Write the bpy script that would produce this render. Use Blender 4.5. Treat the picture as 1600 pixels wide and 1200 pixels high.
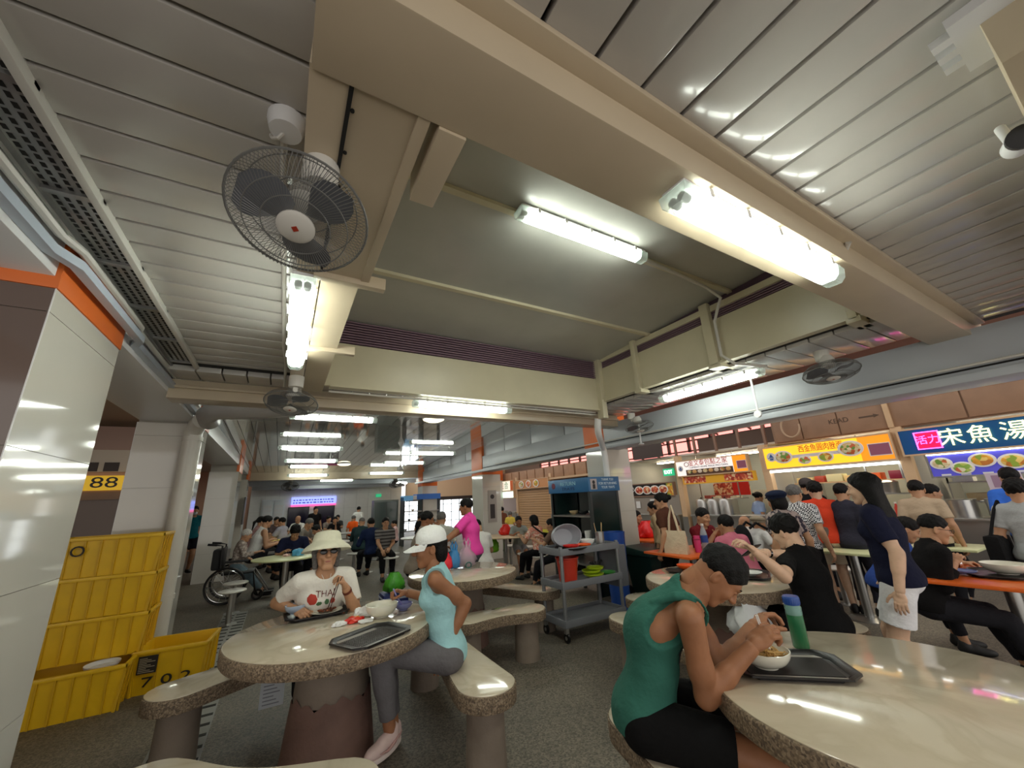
# Hawker centre hall: stone tables and diners under a raised roof, food stalls to the right
import bpy, bmesh, math, random
import numpy as np
from mathutils import Vector, Matrix, Quaternion
from mathutils.bvhtree import BVHTree
random.seed(7); np.random.seed(7)
SC = bpy.context.scene
COL = SC.collection
PI = math.pi
for o in list(bpy.data.objects):
    bpy.data.objects.remove(o)

# ---------------------------------------------------------------- camera
cam_d = bpy.data.cameras.new('camera'); cam = bpy.data.objects.new('camera', cam_d); COL.objects.link(cam)
cam_d.sensor_fit = 'HORIZONTAL'; cam_d.sensor_width = 36.0; cam_d.lens = 36.0*600/1600
cam_d.clip_start = .05; cam_d.clip_end = 200
rot = Matrix(((0.86727025, -0.10134057, -0.48741399), (-0.49559619, -0.26854966, -0.82599364), (-0.04718819, 0.95792023, -0.28312913)))
rot = rot.to_quaternion().to_matrix()
# rows are the world axes in camera space, so the matrix maps camera space to world space
cam.matrix_world = Matrix.Translation((0, 0, 1.55)) @ rot.to_4x4()
SC.camera = cam
# ---------------------------------------------------------------- world and exposure
W = bpy.data.worlds.new('world'); SC.world = W; W.use_nodes = True
WB = W.node_tree.nodes['Background']
WB.inputs[0].default_value = (1.0, .95, .89, 1); WB.inputs[1].default_value = 1.0
SC.view_settings.view_transform = 'Standard'; SC.view_settings.look = 'None'
SC.view_settings.gamma = 1; SC.view_settings.use_curve_mapping = False
SC.view_settings.exposure = .5
TUBE = 14.0          # brightness of the fluorescent diffusers
# ---------------------------------------------------------------- materials
MATS = {}
def lin(c):
    return tuple(((x/12.92) if x <= .04045 else ((x+.055)/1.055)**2.4) for x in c[:3]) + (1,)
def mat(name, rgb, rough=.5, metal=0, emit=0, bump=0, bscale=40, var=0, vscale=6, alpha=1, trans=0, coat=0, spec=None, emitc=None, bdist=.01):
    """srgb colour (0..1), optional noise bump and slow colour variation"""
    if name in MATS: return MATS[name]
    m = bpy.data.materials.new(name); m.use_nodes = True; MATS[name] = m
    nt = m.node_tree; b = nt.nodes['Principled BSDF']
    c = lin(rgb)
    b.inputs['Base Color'].default_value = c; b.inputs['Roughness'].default_value = rough; b.inputs['Metallic'].default_value = metal
    if coat: b.inputs['Coat Weight'].default_value = coat; b.inputs['Coat Roughness'].default_value = .05
    if trans: b.inputs['Transmission Weight'].default_value = trans
    if spec is not None: b.inputs['Specular IOR Level'].default_value = spec
    if alpha < 1: b.inputs['Alpha'].default_value = alpha
    if emit:
        b.inputs['Emission Color'].default_value = lin(emitc or rgb); b.inputs['Emission Strength'].default_value = emit
    m.diffuse_color = c
    tc = None
    if bump or var:
        tc = nt.nodes.new('ShaderNodeTexCoord')
    if var:
        n = nt.nodes.new('ShaderNodeTexNoise'); n.inputs['Scale'].default_value = vscale; n.inputs['Detail'].default_value = 5
        r = nt.nodes.new('ShaderNodeValToRGB'); r.color_ramp.elements[0].position = .35; r.color_ramp.elements[1].position = .7
        r.color_ramp.elements[0].color = tuple(x*(1-var) for x in c[:3])+(1,); r.color_ramp.elements[1].color = tuple(min(1, x*(1+var*.5)) for x in c[:3])+(1,)
        nt.links.new(tc.outputs['Object'], n.inputs['Vector']); nt.links.new(n.outputs[0], r.inputs[0]); nt.links.new(r.outputs[0], b.inputs['Base Color'])
    if bump:
        n = nt.nodes.new('ShaderNodeTexNoise'); n.inputs['Scale'].default_value = bscale; n.inputs['Detail'].default_value = 4
        bp = nt.nodes.new('ShaderNodeBump'); bp.inputs['Strength'].default_value = bump; bp.inputs['Distance'].default_value = bdist
        nt.links.new(tc.outputs['Object'], n.inputs['Vector']); nt.links.new(n.outputs[0], bp.inputs['Height']); nt.links.new(bp.outputs[0], b.inputs['Normal'])
    return m
def cloth(rgb, pattern=None, rgb2=(1, 1, 1), scale=20):
    """matte fabric; pattern: None, 'check', 'stripe', 'floral'"""
    key = 'cloth_%02x%02x%02x_%s' % (int(rgb[0]*255), int(rgb[1]*255), int(rgb[2]*255), pattern)
    if key in MATS: return MATS[key]
    m = mat(key, rgb, .9, bump=.6, bscale=8, spec=.2, bdist=.045)
    if pattern:
        nt = m.node_tree; b = nt.nodes['Principled BSDF']; tc = nt.nodes.new('ShaderNodeTexCoord')
        mx = nt.nodes.new('ShaderNodeMix'); mx.data_type = 'RGBA'
        mx.inputs[6].default_value = lin(rgb); mx.inputs[7].default_value = lin(rgb2)
        if pattern == 'check':
            t = nt.nodes.new('ShaderNodeTexChecker'); t.inputs['Scale'].default_value = scale; out = t.outputs['Fac']
        elif pattern == 'stripe':
            t = nt.nodes.new('ShaderNodeTexWave'); t.wave_type = 'BANDS'; t.bands_direction = 'Z'; t.inputs['Scale'].default_value = scale
            r = nt.nodes.new('ShaderNodeMath'); r.operation = 'GREATER_THAN'; r.inputs[1].default_value = .6
            nt.links.new(t.outputs['Fac'], r.inputs[0]); out = r.outputs[0]
        else:
            t = nt.nodes.new('ShaderNodeTexNoise'); t.inputs['Scale'].default_value = scale; t.inputs['Detail'].default_value = 3
            r = nt.nodes.new('ShaderNodeMath'); r.operation = 'GREATER_THAN'; r.inputs[1].default_value = .53
            nt.links.new(t.outputs[0], r.inputs[0]); out = r.outputs[0]
        nt.links.new(tc.outputs['Object'], t.inputs['Vector']); nt.links.new(out, mx.inputs[0]); nt.links.new(mx.outputs[2], b.inputs['Base Color'])
    return m
def skin(rgb):
    return mat('skin_%02x%02x%02x' % tuple(int(x*255) for x in rgb), rgb, .5, var=.12, vscale=14, bump=.08, bscale=60, spec=.35)
def food(name, cols, scale=25, rough=.6):
    if name in MATS: return MATS[name]
    m = mat(name, cols[0], rough); nt = m.node_tree; b = nt.nodes['Principled BSDF']
    tc = nt.nodes.new('ShaderNodeTexCoord'); v = nt.nodes.new('ShaderNodeTexVoronoi'); v.inputs['Scale'].default_value = scale
    sp = nt.nodes.new('ShaderNodeSeparateColor'); r = nt.nodes.new('ShaderNodeValToRGB'); r.color_ramp.interpolation = 'CONSTANT'
    for i in range(len(cols)-2): r.color_ramp.elements.new((i+1)/len(cols))
    r.color_ramp.elements[-1].position = (len(cols)-1)/len(cols)
    for e, c in zip(r.color_ramp.elements, cols): e.color = lin(c)
    nt.links.new(tc.outputs['Object'], v.inputs['Vector']); nt.links.new(v.outputs['Color'], sp.inputs[0]); nt.links.new(sp.outputs[0], r.inputs[0]); nt.links.new(r.outputs[0], b.inputs['Base Color'])
    return m

# ---------------------------------------------------------------- mesh helpers
class MB:
    """collects simple solids and links them as one mesh object"""
    def __init__(s): s.v = []; s.f = []
    def add(s, vs, fs):
        n = len(s.v); s.v += [tuple(map(float, p)) for p in vs]; s.f += [tuple(i+n for i in f) for f in fs]; return s
    def box(s, a, b, M=None):
        (x0, y0, z0), (x1, y1, z1) = a, b
        vs = [(x, y, z) for z in (z0, z1) for y in (y0, y1) for x in (x0, x1)]
        if M: vs = [M @ Vector(p) for p in vs]
        return s.add(vs, [(0, 2, 3, 1), (4, 5, 7, 6), (0, 1, 5, 4), (2, 6, 7, 3), (0, 4, 6, 2), (1, 3, 7, 5)])
    def cyl(s, p0, p1, r0, r1=None, n=16, caps=True):
        r1 = r0 if r1 is None else r1
        p0, p1 = Vector(p0), Vector(p1); d = (p1-p0).normalized(); u = d.orthogonal().normalized(); w = d.cross(u)
        vs = []
        for p, r in ((p0, r0), (p1, r1)):
            vs += [p+(u*math.cos(2*PI*i/n)+w*math.sin(2*PI*i/n))*r for i in range(n)]
        fs = [(i, (i+1) % n, n+(i+1) % n, n+i) for i in range(n)]
        if caps: fs += [tuple(range(n))[::-1], tuple(range(n, 2*n))]
        return s.add(vs, fs)
    def tube(s, pts, r, n=8, closed=False):
        pts = [Vector(p) for p in pts]; N = len(pts); vs = []; u = None
        for i, p in enumerate(pts):
            a = pts[i-1] if (i or closed) else p; b = pts[(i+1) % N] if (i < N-1 or closed) else p
            d = (b-a).normalized()
            u = d.orthogonal().normalized() if u is None else (u-d*u.dot(d)).normalized()
            w = d.cross(u)
            rr = r[i] if isinstance(r, (list, tuple)) else r
            vs += [p+(u*math.cos(2*PI*k/n)+w*math.sin(2*PI*k/n))*rr for k in range(n)]
        fs = []
        for i in range(N if closed else N-1):
            j = (i+1) % N
            fs += [(i*n+k, i*n+(k+1) % n, j*n+(k+1) % n, j*n+k) for k in range(n)]
        if not closed: fs += [tuple(range(n))[::-1], tuple(range((N-1)*n, N*n))]
        return s.add(vs, fs)
    def lathe(s, prof, n=32, o=(0, 0, 0), M=None, sx=1, sy=1):
        vs = []
        for r, z in prof:
            vs += [Vector((r*math.cos(2*PI*i/n)*sx, r*math.sin(2*PI*i/n)*sy, z)) for i in range(n)]
        o = Vector(o)
        vs = [(M @ p if M else p)+o for p in vs]
        fs = []
        for j in range(len(prof)-1):
            fs += [(j*n+i, j*n+(i+1) % n, (j+1)*n+(i+1) % n, (j+1)*n+i) for i in range(n)]
        if prof[0][0] > 1e-5: fs.append(tuple(range(n))[::-1])
        if prof[-1][0] > 1e-5: fs.append(tuple(range((len(prof)-1)*n, len(prof)*n)))
        return s.add(vs, fs)
    def prism(s, out, z0, z1, M=None):
        n = len(out); vs = [Vector((x, y, z0)) for x, y in out]+[Vector((x, y, z1)) for x, y in out]
        if M: vs = [M @ p for p in vs]
        return s.add(vs, [tuple(range(n))[::-1], tuple(range(n, 2*n))]+[(i, (i+1) % n, n+(i+1) % n, n+i) for i in range(n)])
    def ell(s, c, r, n=16, M=None):
        m = n//2; prof = [(math.sin(PI*i/m), -math.cos(PI*i/m)) for i in range(m+1)]
        prof[0] = (0, -1); prof[-1] = (0, 1)
        T = Matrix.Diagonal((r[0], r[1], r[2]))
        if M: T = M.to_3x3() @ T
        return s.lathe(prof, n, c, T)
    def build(s, name, m, parent=None, bevel=0, sharp=40, loc=None, kind=None):
        me = bpy.data.meshes.new(name); me.from_pydata(s.v, [], s.f); me.update()
        bm = bmesh.new(); bm.from_mesh(me)
        bmesh.ops.remove_doubles(bm, verts=bm.verts, dist=1e-6)
        bmesh.ops.recalc_face_normals(bm, faces=bm.faces)
        if bevel:
            es = [e for e in bm.edges if len(e.link_faces) == 2 and e.calc_face_angle() > .6]
            bmesh.ops.bevel(bm, geom=es, offset=bevel, segments=2, profile=.6, affect='EDGES', clamp_overlap=True)
        bm.to_mesh(me); bm.free()
        return link(name, me, m, parent, sharp, loc, kind)
def link(name, me, m, parent=None, sharp=40, loc=None, kind=None):
    if m and not me.materials: me.materials.append(m)
    if sharp is not None:
        me.polygons.foreach_set('use_smooth', np.ones(len(me.polygons), dtype=bool)); me.set_sharp_from_angle(angle=math.radians(sharp))
    o = bpy.data.objects.new(name, me); COL.objects.link(o)
    if parent: o.parent = parent
    if loc: o.location = loc
    if kind: o['kind'] = kind
    return o
def thing(name, label, cat, loc=(0, 0, 0), rz=0, group=None):
    o = bpy.data.objects.new(name, None); COL.objects.link(o); o.location = loc; o.rotation_euler = (0, 0, rz); o.empty_display_size = .1
    return tag(o, label, cat, group)
def tag(o, label, cat, group=None):
    o['label'] = label; o['category'] = cat
    if group: o['group'] = group
    return o
KIDS = {}
def kids(o): return [c for c in bpy.data.objects if c.parent == o]
def copy_tree(o, loc=None, rz=None, label=None, parent=None):
    c = o.copy(); COL.objects.link(c)
    if parent: c.parent = parent
    if loc is not None: c.location = loc
    if rz is not None: c.rotation_euler = (0, 0, rz)
    if label: c['label'] = label
    for k in kids(o): copy_tree(k, parent=c)
    return c
def struct(name, mb, m, parent=None, bevel=0):
    o = mb.build(name, m, parent, bevel)
    if not parent: o['kind'] = 'structure'
    return o
def box(a, b): return MB().box(a, b)
def text_mesh(txt, size, depth=.002, font=None):
    cu = bpy.data.curves.new('lettering', 'FONT'); cu.body = txt; cu.size = size; cu.extrude = depth; cu.align_x = 'CENTER'; cu.align_y = 'CENTER'; cu.resolution_u = 3
    o = bpy.data.objects.new('lettering', cu); COL.objects.link(o)
    dg = bpy.context.evaluated_depsgraph_get(); me = bpy.data.meshes.new_from_object(o.evaluated_get(dg))
    bpy.data.objects.remove(o); me.name = 'lettering'; me.materials.clear()
    return me
def lettering(txt, size, M, m, parent=None, depth=.002, name='lettering', width=None):
    me = text_mesh(txt, size, depth)
    if width and len(me.vertices):
        xs = [v.co.x for v in me.vertices]; k = width/max(1e-6, max(xs)-min(xs)); me.transform(Matrix.Diagonal((k, 1, 1, 1)))
    me.transform(M)
    return link(name, me, m, parent, None)
# frames for lettering: local x along the writing, local z out of the surface
def frame(o, xdir, ydir):
    x = Vector(xdir).normalized(); y = Vector(ydir).normalized(); z = x.cross(y)
    return Matrix(((x.x, y.x, z.x, o[0]), (x.y, y.y, z.y, o[1]), (x.z, y.z, z.z, o[2]), (0, 0, 0, 1)))
# ---------------------------------------------------------------- palette
BEIGE = mat('beige_paint', (.76, .70, .60), .32, var=.06, vscale=3)
CREAM = mat('cream_paint', (.80, .77, .66), .3, var=.05, vscale=3)
SLAT = mat('ceiling_slat', (.73, .715, .69), .2, var=.07, vscale=2.5, coat=.3)
DARK = mat('dark_gap', (.10, .095, .09), .8)
GREYB = mat('grey_blue_paint', (.70, .72, .74), .4, var=.05, vscale=2)
WHITEP = mat('white_paint', (.86, .86, .86), .35)
TILE = mat('glazed_tile', (.80, .785, .745), .07, var=.03, vscale=1.5, coat=.5)
GROUT = mat('grout', (.62, .60, .56), .8)
ORANGE = mat('orange_paint', (.86, .43, .17), .4)
STEEL = mat('galvanised_steel', (.66, .66, .65), .35, metal=.85, var=.12, vscale=12)
CHROME = mat('polished_steel', (.8, .8, .8), .15, metal=1)
STAIN = mat('brushed_steel', (.72, .72, .71), .3, metal=.9)
GLOSSC = mat('mirror_ceiling', (.90, .89, .87), .06, var=.04, vscale=1.2, metal=.55, coat=.3)
PLUM = mat('plum_mesh', (.52, .42, .47), .6)
CONDUIT = mat('conduit_white', (.80, .79, .76), .4)
BLACK = mat('black_plastic', (.045, .045, .05), .4)
WOODC = mat('cream_post', (.83, .70, .55), .5, var=.05)
BROWNP = mat('brown_fascia', (.60, .47, .37), .5, var=.12, vscale=4)
RED = mat('red_plastic', (.80, .13, .10), .35); WHITE = mat('white_plastic', (.9, .9, .89), .35); BLUE = mat('blue_plastic', (.13, .30, .62), .35)
# ---------------------------------------------------------------- floor
fm = mat('washed_floor', (.37, .345, .31), .55, bump=.35, bscale=160)
nt = fm.node_tree; bs = nt.nodes['Principled BSDF']; tc = nt.nodes.new('ShaderNodeTexCoord')
n1 = nt.nodes.new('ShaderNodeTexVoronoi'); n1.inputs['Scale'].default_value = 95
n2 = nt.nodes.new('ShaderNodeTexNoise'); n2.inputs['Scale'].default_value = .9; n2.inputs['Detail'].default_value = 6
r1 = nt.nodes.new('ShaderNodeValToRGB'); r1.color_ramp.elements[0].color = lin((.33, .305, .265)); r1.color_ramp.elements[1].color = lin((.56, .52, .455))
r2 = nt.nodes.new('ShaderNodeValToRGB'); r2.color_ramp.elements[0].position = .3; r2.color_ramp.elements[1].position = .7; r2.color_ramp.elements[0].color = (.62, .62, .64, 1); r2.color_ramp.elements[1].color = (1, 1, 1, 1)
mx = nt.nodes.new('ShaderNodeMix'); mx.data_type = 'RGBA'; mx.blend_type = 'MULTIPLY'; mx.inputs[0].default_value = 1
sp = nt.nodes.new('ShaderNodeSeparateColor')
nt.links.new(tc.outputs['Object'], n1.inputs['Vector']); nt.links.new(tc.outputs['Object'], n2.inputs['Vector']); nt.links.new(n1.outputs['Color'], sp.inputs[0]); nt.links.new(sp.outputs[0], r1.inputs[0]); nt.links.new(n2.outputs[0], r2.inputs[0])
nt.links.new(r1.outputs[0], mx.inputs[6]); nt.links.new(r2.outputs[0], mx.inputs[7]); nt.links.new(mx.outputs[2], bs.inputs['Base Color'])
struct('floor', box((-9, -2.5, -.12), (14, 25, 0)), fm)
dr = struct('trim_1', box((-.62, 3.7, .0005), (-.3, 8.2, .004)), mat('drain_edge', (.55, .55, .53), .5))
for i in range(26):
    for s in (0, 1): box((-.6+.16*s, 3.74+.17*i, .004), (-.47+.16*s, 3.78+.17*i, .0065)).build('slot', DARK, dr)
# ---------------------------------------------------------------- ceiling of the near bay, left of the beam: panels across
ce = struct('ceiling', box((-1.9, -1.6, 2.90), (0.0, 4.8, 2.95)), DARK)
y = -1.2; proto = None
while y < 4.2:
    if proto is None: proto = box((-.80, .008, 2.85), (-.055, .177, 2.9)).build('ceiling_panel', SLAT, ce, bevel=.004, loc=(0, y, 0))
    else:
        c = proto.copy(); COL.objects.link(c); c.location = (0, y, 0)
    y += .185
# right of the front beam: panels towards the back
ce2 = struct('ceiling_near', box((-.05, -1.7, 2.84), (5.2, .7, 2.9)), DARK)
x = .10; proto = None
while x < 4.9:
    if proto is None: proto = box((.008, -1.6, 2.80), (.185, .655, 2.84)).build('ceiling_panel', SLAT, ce2, bevel=.004, loc=(x, 0, 0))
    else:
        c = proto.copy(); COL.objects.link(c); c.location = (x, 0, 0)
    x += .194
# strip between the raised roof and the right beam, strip before the cross beam
ce3 = struct('ceiling_side', box((4.06, .7, 2.84), (5.0, 4.8, 2.9)), DARK)
for i in range(20): box((4.1, .9+.195*i, 2.80), (4.9, .9+.195*i+.183, 2.84)).build('ceiling_panel', SLAT, ce3, bevel=.004)
ce4 = struct('ceiling_back', box((-1.2, 4.24, 2.84), (4.1, 4.72, 2.9)), DARK)
for i in range(26): box((-1.0+.195*i, 4.3, 2.79), (-1.0+.195*i+.183, 4.62, 2.84)).build('ceiling_panel', SLAT, ce4, bevel=.004)
# glossy ceiling of the far hall
zhall = lambda y: 3.14-.033*(y-4.9)      # this ceiling falls towards the far end
def hallslab(x0, x1, y0, y1, dz, t): return MB().add([(x, y, zhall(y)+d) for d in (dz, dz+t) for y in (y0, y1) for x in (x0, x1)], [(0, 2, 3, 1), (4, 5, 7, 6), (0, 1, 5, 4), (2, 6, 7, 3), (0, 4, 6, 2), (1, 3, 7, 5)])
ce5 = struct('ceiling_hall', hallslab(-1.3, 4.9, 4.85, 16.2, .035, .04), DARK)
for i in range(31): hallslab(-1.2+.195*i, -1.2+.195*i+.187, 4.9, 16.1, 0, .035).build('ceiling_panel', GLOSSC, ce5)
# ---------------------------------------------------------------- beams
struct('trim_2', box((-.05, .62, 2.65), (5.3, .87, 2.93)), BEIGE, bevel=.006)                       # front beam
struct('trim_3', box((.0, .56, 2.775), (5.0, .625, 2.80)), BEIGE, bevel=.003)                        # its ceiling lip
lb = struct('trim_4', box((-.055, .86, 2.66), (.05, 4.3, 2.93)), BEIGE, bevel=.004)                   # left beam
box((.056, .862, 2.665), (.235, 4.2, 2.70)).build('soffit', BEIGE, lb)
box((.235, .87, 2.655), (.275, 1.92, 2.9)).build('flange', BEIGE, lb, bevel=.004)
box((.2, 1.95, 2.72), (.24, 4.2, 3.5)).build('fascia_panel', BEIGE, lb)
for yy in (1.88, 2.92): box((.02, yy, 2.635), (.36, yy+.045, 2.70)).build('bracket', BEIGE, lb, bevel=.004)
box((.30, .87, 2.64), (.39, 1.2, 2.78)).build('bracket', BEIGE, lb, bevel=.004)
box((.044, .86, 2.655), (.056, 1.85, 2.664)).build('joint', DARK, lb)
for i in range(6): MB().cyl((.062, .95+.16*i, 2.664), (.062, .95+.16*i, 2.658), .006, n=8).build('rivet', DARK, lb)
struct('trim_5', box((-1.05, 4.62, 2.605), (4.75, 4.86, 2.79)), BEIGE, bevel=.006)                     # cross beam
struct('trim_6', box((-1.05, 4.58, 2.70), (4.75, 4.62, 2.72)), BEIGE)
for i, (z, yy) in enumerate(((2.735, 4.27), (2.70, 4.27))): struct('trim_%d' % (7+i), MB().cyl((.3, yy, z), (3.95, yy, z-.02), .012, n=8), CONDUIT)
# raised roof, its fascias and louvres
rz = lambda y: 3.63-(y-1.7)*.055
def roofslab(name, y0, y1, x0, x1, m, t=.04):
    vs = [(x, yy, rz(yy)+dz) for dz in (0, t) for yy in (y0, y1) for x in (x0, x1)]
    return struct(name, MB().add(vs, [(0, 2, 3, 1), (4, 5, 7, 6), (0, 1, 5, 4), (2, 6, 7, 3), (0, 4, 6, 2), (1, 3, 7, 5)]), m)
RF = mat('roof_sheet', (.70, .70, .67), .3, var=.08, vscale=2)
roof = roofslab('roof', .5, 4.5, .0, 4.3, RF)
for yy in (2.0, 3.12):
    vs = [(x, q, rz(q)+dz) for dz in (-.03, .0) for q in (yy, yy+.05) for x in (.2, 4.02)]
    MB().add(vs, [(0, 2, 3, 1), (4, 5, 7, 6), (0, 1, 5, 4), (2, 6, 7, 3), (0, 4, 6, 2), (1, 3, 7, 5)]).build('roof_rib', CREAM, roof)
w = struct('wall_monitor_back', box((.16, 4.16, 2.73), (4.02, 4.2, 3.21)), CREAM)
box((.3, 4.14, 2.72), (4.02, 4.24, 2.745)).build('ledge', CREAM, w)
lo_ = box((.16, 4.19, 3.2), (4.02, 4.2, 3.56)).build('backing', mat('plum_dark', (.34, .26, .31), .9), w)
for i in range(10): box((.3, 4.155, 3.225+.03*i), (4.0, 4.175, 3.237+.03*i)).build('louvre', PLUM, w)
w = struct('wall_monitor_right', box((4.0, .8, 2.86), (4.04, 4.2, 3.36)), CREAM)
box((3.985, .8, 3.46), (4.05, 4.2, 3.53)).build('rail', CREAM, w); box((3.97, .8, 2.845), (4.06, 4.2, 2.87)).build('ledge', CREAM, w)
box((4.035, .8, 3.35), (4.04, 4.2, 3.72)).build('backing', mat('plum_dark', (.34, .26, .31), .9), w)
for i in range(4): box((4.01, .85, 3.375+.025*i), (4.03, 4.15, 3.386+.025*i)).build('louvre', PLUM, w)
for yy, wd in ((1.05, .06), (2.26, .1), (3.36, .07)):
    box((3.93, yy, 2.83), (4.0, yy+wd, 3.56)).build('post', CREAM, w, bevel=.004)
    box((3.93, yy-.02, 2.80), (4.2, yy+wd+.02, 2.845)).build('post_bracket', CREAM, w, bevel=.004)
struct('trim_9', box((3.93, 4.08, 2.6), (4.02, 4.2, 3.56)), CREAM, bevel=.005)                        # corner post
struct('wall_monitor_left', box((.15, .87, 2.93), (.2, 4.2, 3.75)), BEIGE); struct('wall_monitor_front', box((.1, .80, 2.93), (4.2, .86, 3.75)), BEIGE)
# corner downpipe
MB().tube([(3.97, 4.25, 2.62), (3.97, 4.27, 2.52), (4.02, 4.33, 2.42), (4.3, 4.6, 2.36), (4.62, 4.9, 2.28), (4.67, 4.93, 2.15), (4.67, 4.93, .0)], .05, 12).build('drain_pipe', WHITE)
tag(bpy.data.objects['drain_pipe'], 'white rainwater pipe bending down from the corner of the raised roof', 'pipe')
# ---------------------------------------------------------------- right beam and upstand
rb = struct('trim_10', box((4.75, -1.5, 2.29), (5.1, 16.3, 2.70)), GREYB, bevel=.005)
box((4.70, -1.5, 2.27), (5.1, 16.3, 2.335)).build('ledge', GREYB, rb, bevel=.004)
box((4.745, -1.5, 2.37), (4.752, 16.3, 2.385)).build('shadow_gap', DARK, rb)
up = struct('wall_hall_right', box((4.84, 4.86, 2.7), (4.9, 16.3, 3.14)), GREYB)
for i in range(9): box((4.80, 4.9+1.26*i, 2.70), (4.84, 4.9+1.26*i+1.235, 3.12)).build('panel', GREYB, up, bevel=.004)
MB().tube([(4.68, -1, 2.395), (4.68, 9, 2.395)], .011, 6).build('conduit', CONDUIT, rb)
up = struct('wall_hall_left', box((-1.2, 4.86, 2.7), (-1.14, 16.3, 3.14)), GREYB)
for i in range(9): box((-1.14, 4.9+1.26*i, 2.68), (-1.10, 4.9+1.26*i+1.235, 3.12)).build('panel', GREYB, up, bevel=.004)
# left beam along the columns with trunking
bl = struct('trim_11', box((-1.6, -1.5, 2.66), (-1.045, 16.3, 2.9)), WHITEP, bevel=.005)
MB().tube([(-1.02, -1.2, 2.72), (-1.02, 2.28, 2.72), (-.965, 2.40, 2.715), (-.965, 3.38, 2.715), (-1.02, 3.5, 2.72), (-1.02, 5.9, 2.72)], .032, 4).build('trunking', mat('trunking_blue', (.74, .78, .83), .4), bl)
MB().tube([(-1.01, -1.2, 2.81), (-1.01, 2.30, 2.81), (-.97, 2.42, 2.80), (-.97, 3.36, 2.80), (-1.01, 3.48, 2.81), (-1.01, 5.9, 2.81)], .02, 8).build('conduit', CONDUIT, bl)
# cable tray under the left edge of the ceiling
tr = thing('cable_tray', 'perforated steel cable tray running under the ceiling edge above the columns', 'cable tray')
box((-.975, -1.2, 2.852), (-.82, 4.9, 2.858)).build('tray_bed', STEEL, tr)
box((-.82, -1.2, 2.81), (-.79, 4.9, 2.86)).build('side_rail', mat('rail_light', (.80, .79, .76), .35), tr, bevel=.004); box((-.99, -1.2, 2.82), (-.975, 4.9, 2.87)).build('side_rail', STEEL, tr)
pf = MB()
for i in range(95):
    for j in range(4): pf.box((-.965+.036*j, .9+.04*i, 2.8505), (-.950+.036*j, .925+.04*i, 2.8515))
pf.build('perforation', DARK, tr, kind='stuff')
for i in range(7): box((-.985, .9+.55*i, 2.835), (-.79, .93+.55*i, 2.852)).build('rung', STEEL, tr)
# ---------------------------------------------------------------- columns
def column(label, x0, x1, y0, y1, ztop=2.6, zcap=2.88, faces='xy', front=None, capm=ORANGE, strip=False):
    t = thing('column', label, 'column', (x0, y0, 0)); w_, d_ = x1-x0, y1-y0
    box((.012, .012, 0), (w_-.012, d_-.012, zcap)).build('core', GROUT, t)
    if strip: box((w_-.05, -.008, ztop), (w_+.012, d_+.006, zcap)).build('orange_band', capm, t, bevel=.004)
    else: box((-.006, -.006, ztop), (w_+.006, d_+.006, zcap)).build('orange_band', capm, t, bevel=.004)
    z = 0
    while z < ztop-.01:
        z2 = min(ztop, z+.62)
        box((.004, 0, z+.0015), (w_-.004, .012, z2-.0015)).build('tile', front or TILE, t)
        box((.004, d_-.012, z+.0015), (w_-.004, d_, z2-.0015)).build('tile', TILE, t)
        nx = 1
        for i in range(nx):
            a, b = .004+(d_-.008)*i/nx, .004+(d_-.008)*(i+1)/nx
            box((w_-.012, a, z+.0015), (w_, b, z2-.0015)).build('tile', TILE, t); box((0, a, z+.0015), (.012, b, z2-.0015)).build('tile', TILE, t)
        z = z2
    for cx in (0, w_-.004): box((cx, 0, 0), (cx+.004, .004, ztop)).build('corner_bead', WHITEP, t)
    return t
column('nearest tiled column, cropped by the left picture edge, yellow crates behind it', -1.75, -1.03, 2.45, 3.3, front=mat('shaded_tile', (.40, .335, .305), .12, var=.05, vscale=2, coat=.4))  # front tiles coloured dark brown to paint in the shade on this face
column('tiled column with a white rainwater pipe against its front', -1.62, -1.03, 6.2, 6.9, 2.64, strip=True)
column('tiled column the wheelchair is parked beside', -1.62, -1.03, 12.0, 12.9, 2.5, 3.0, strip=True)
column('narrow tiled column with a dark notice board, past the wheelchair', -1.6, -1.03, 15.2, 15.9, 2.5, 3.0, strip=True)
column('tiled column with orange band behind the blue tray return rack', 4.74, 5.3, 5.0, 5.5, 2.29, 3.1)
column('tiled column with a notice plate, behind the woman in pink', 4.74, 5.3, 9.9, 10.6, 2.2, 3.1)
column('farthest tiled column at the right side of the hall', 4.74, 5.35, 15.4, 16.0, 2.15, 3.1)
nb = tag(box((-1.02, 14.7, 1.15), (-.98, 15.1, 1.95)).build('notice_board', mat('grey_board', (.36, .35, .34), .5), bevel=.01), 'dark grey notice board on the side of the farther left column', 'board')
sg = thing('notice_plate', 'small grey notice plate with dark figure on the tiled column behind the pink woman', 'sign', (5.02, 9.895, 1.35))
box((-.13, -.012, -.42), (.13, 0, .42)).build('plate', mat('plate_grey', (.66, .63, .6), .4), sg); box((-.07, -.016, -.32), (.07, -.011, .05)).build('picture', mat('plate_dark', (.22, .2, .2), .5), sg); MB().cyl((0, -.016, .25), (0, -.011, .25), .06, n=18).build('disc', mat('plate_dark', (.22, .2, .2), .5), sg)
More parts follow.
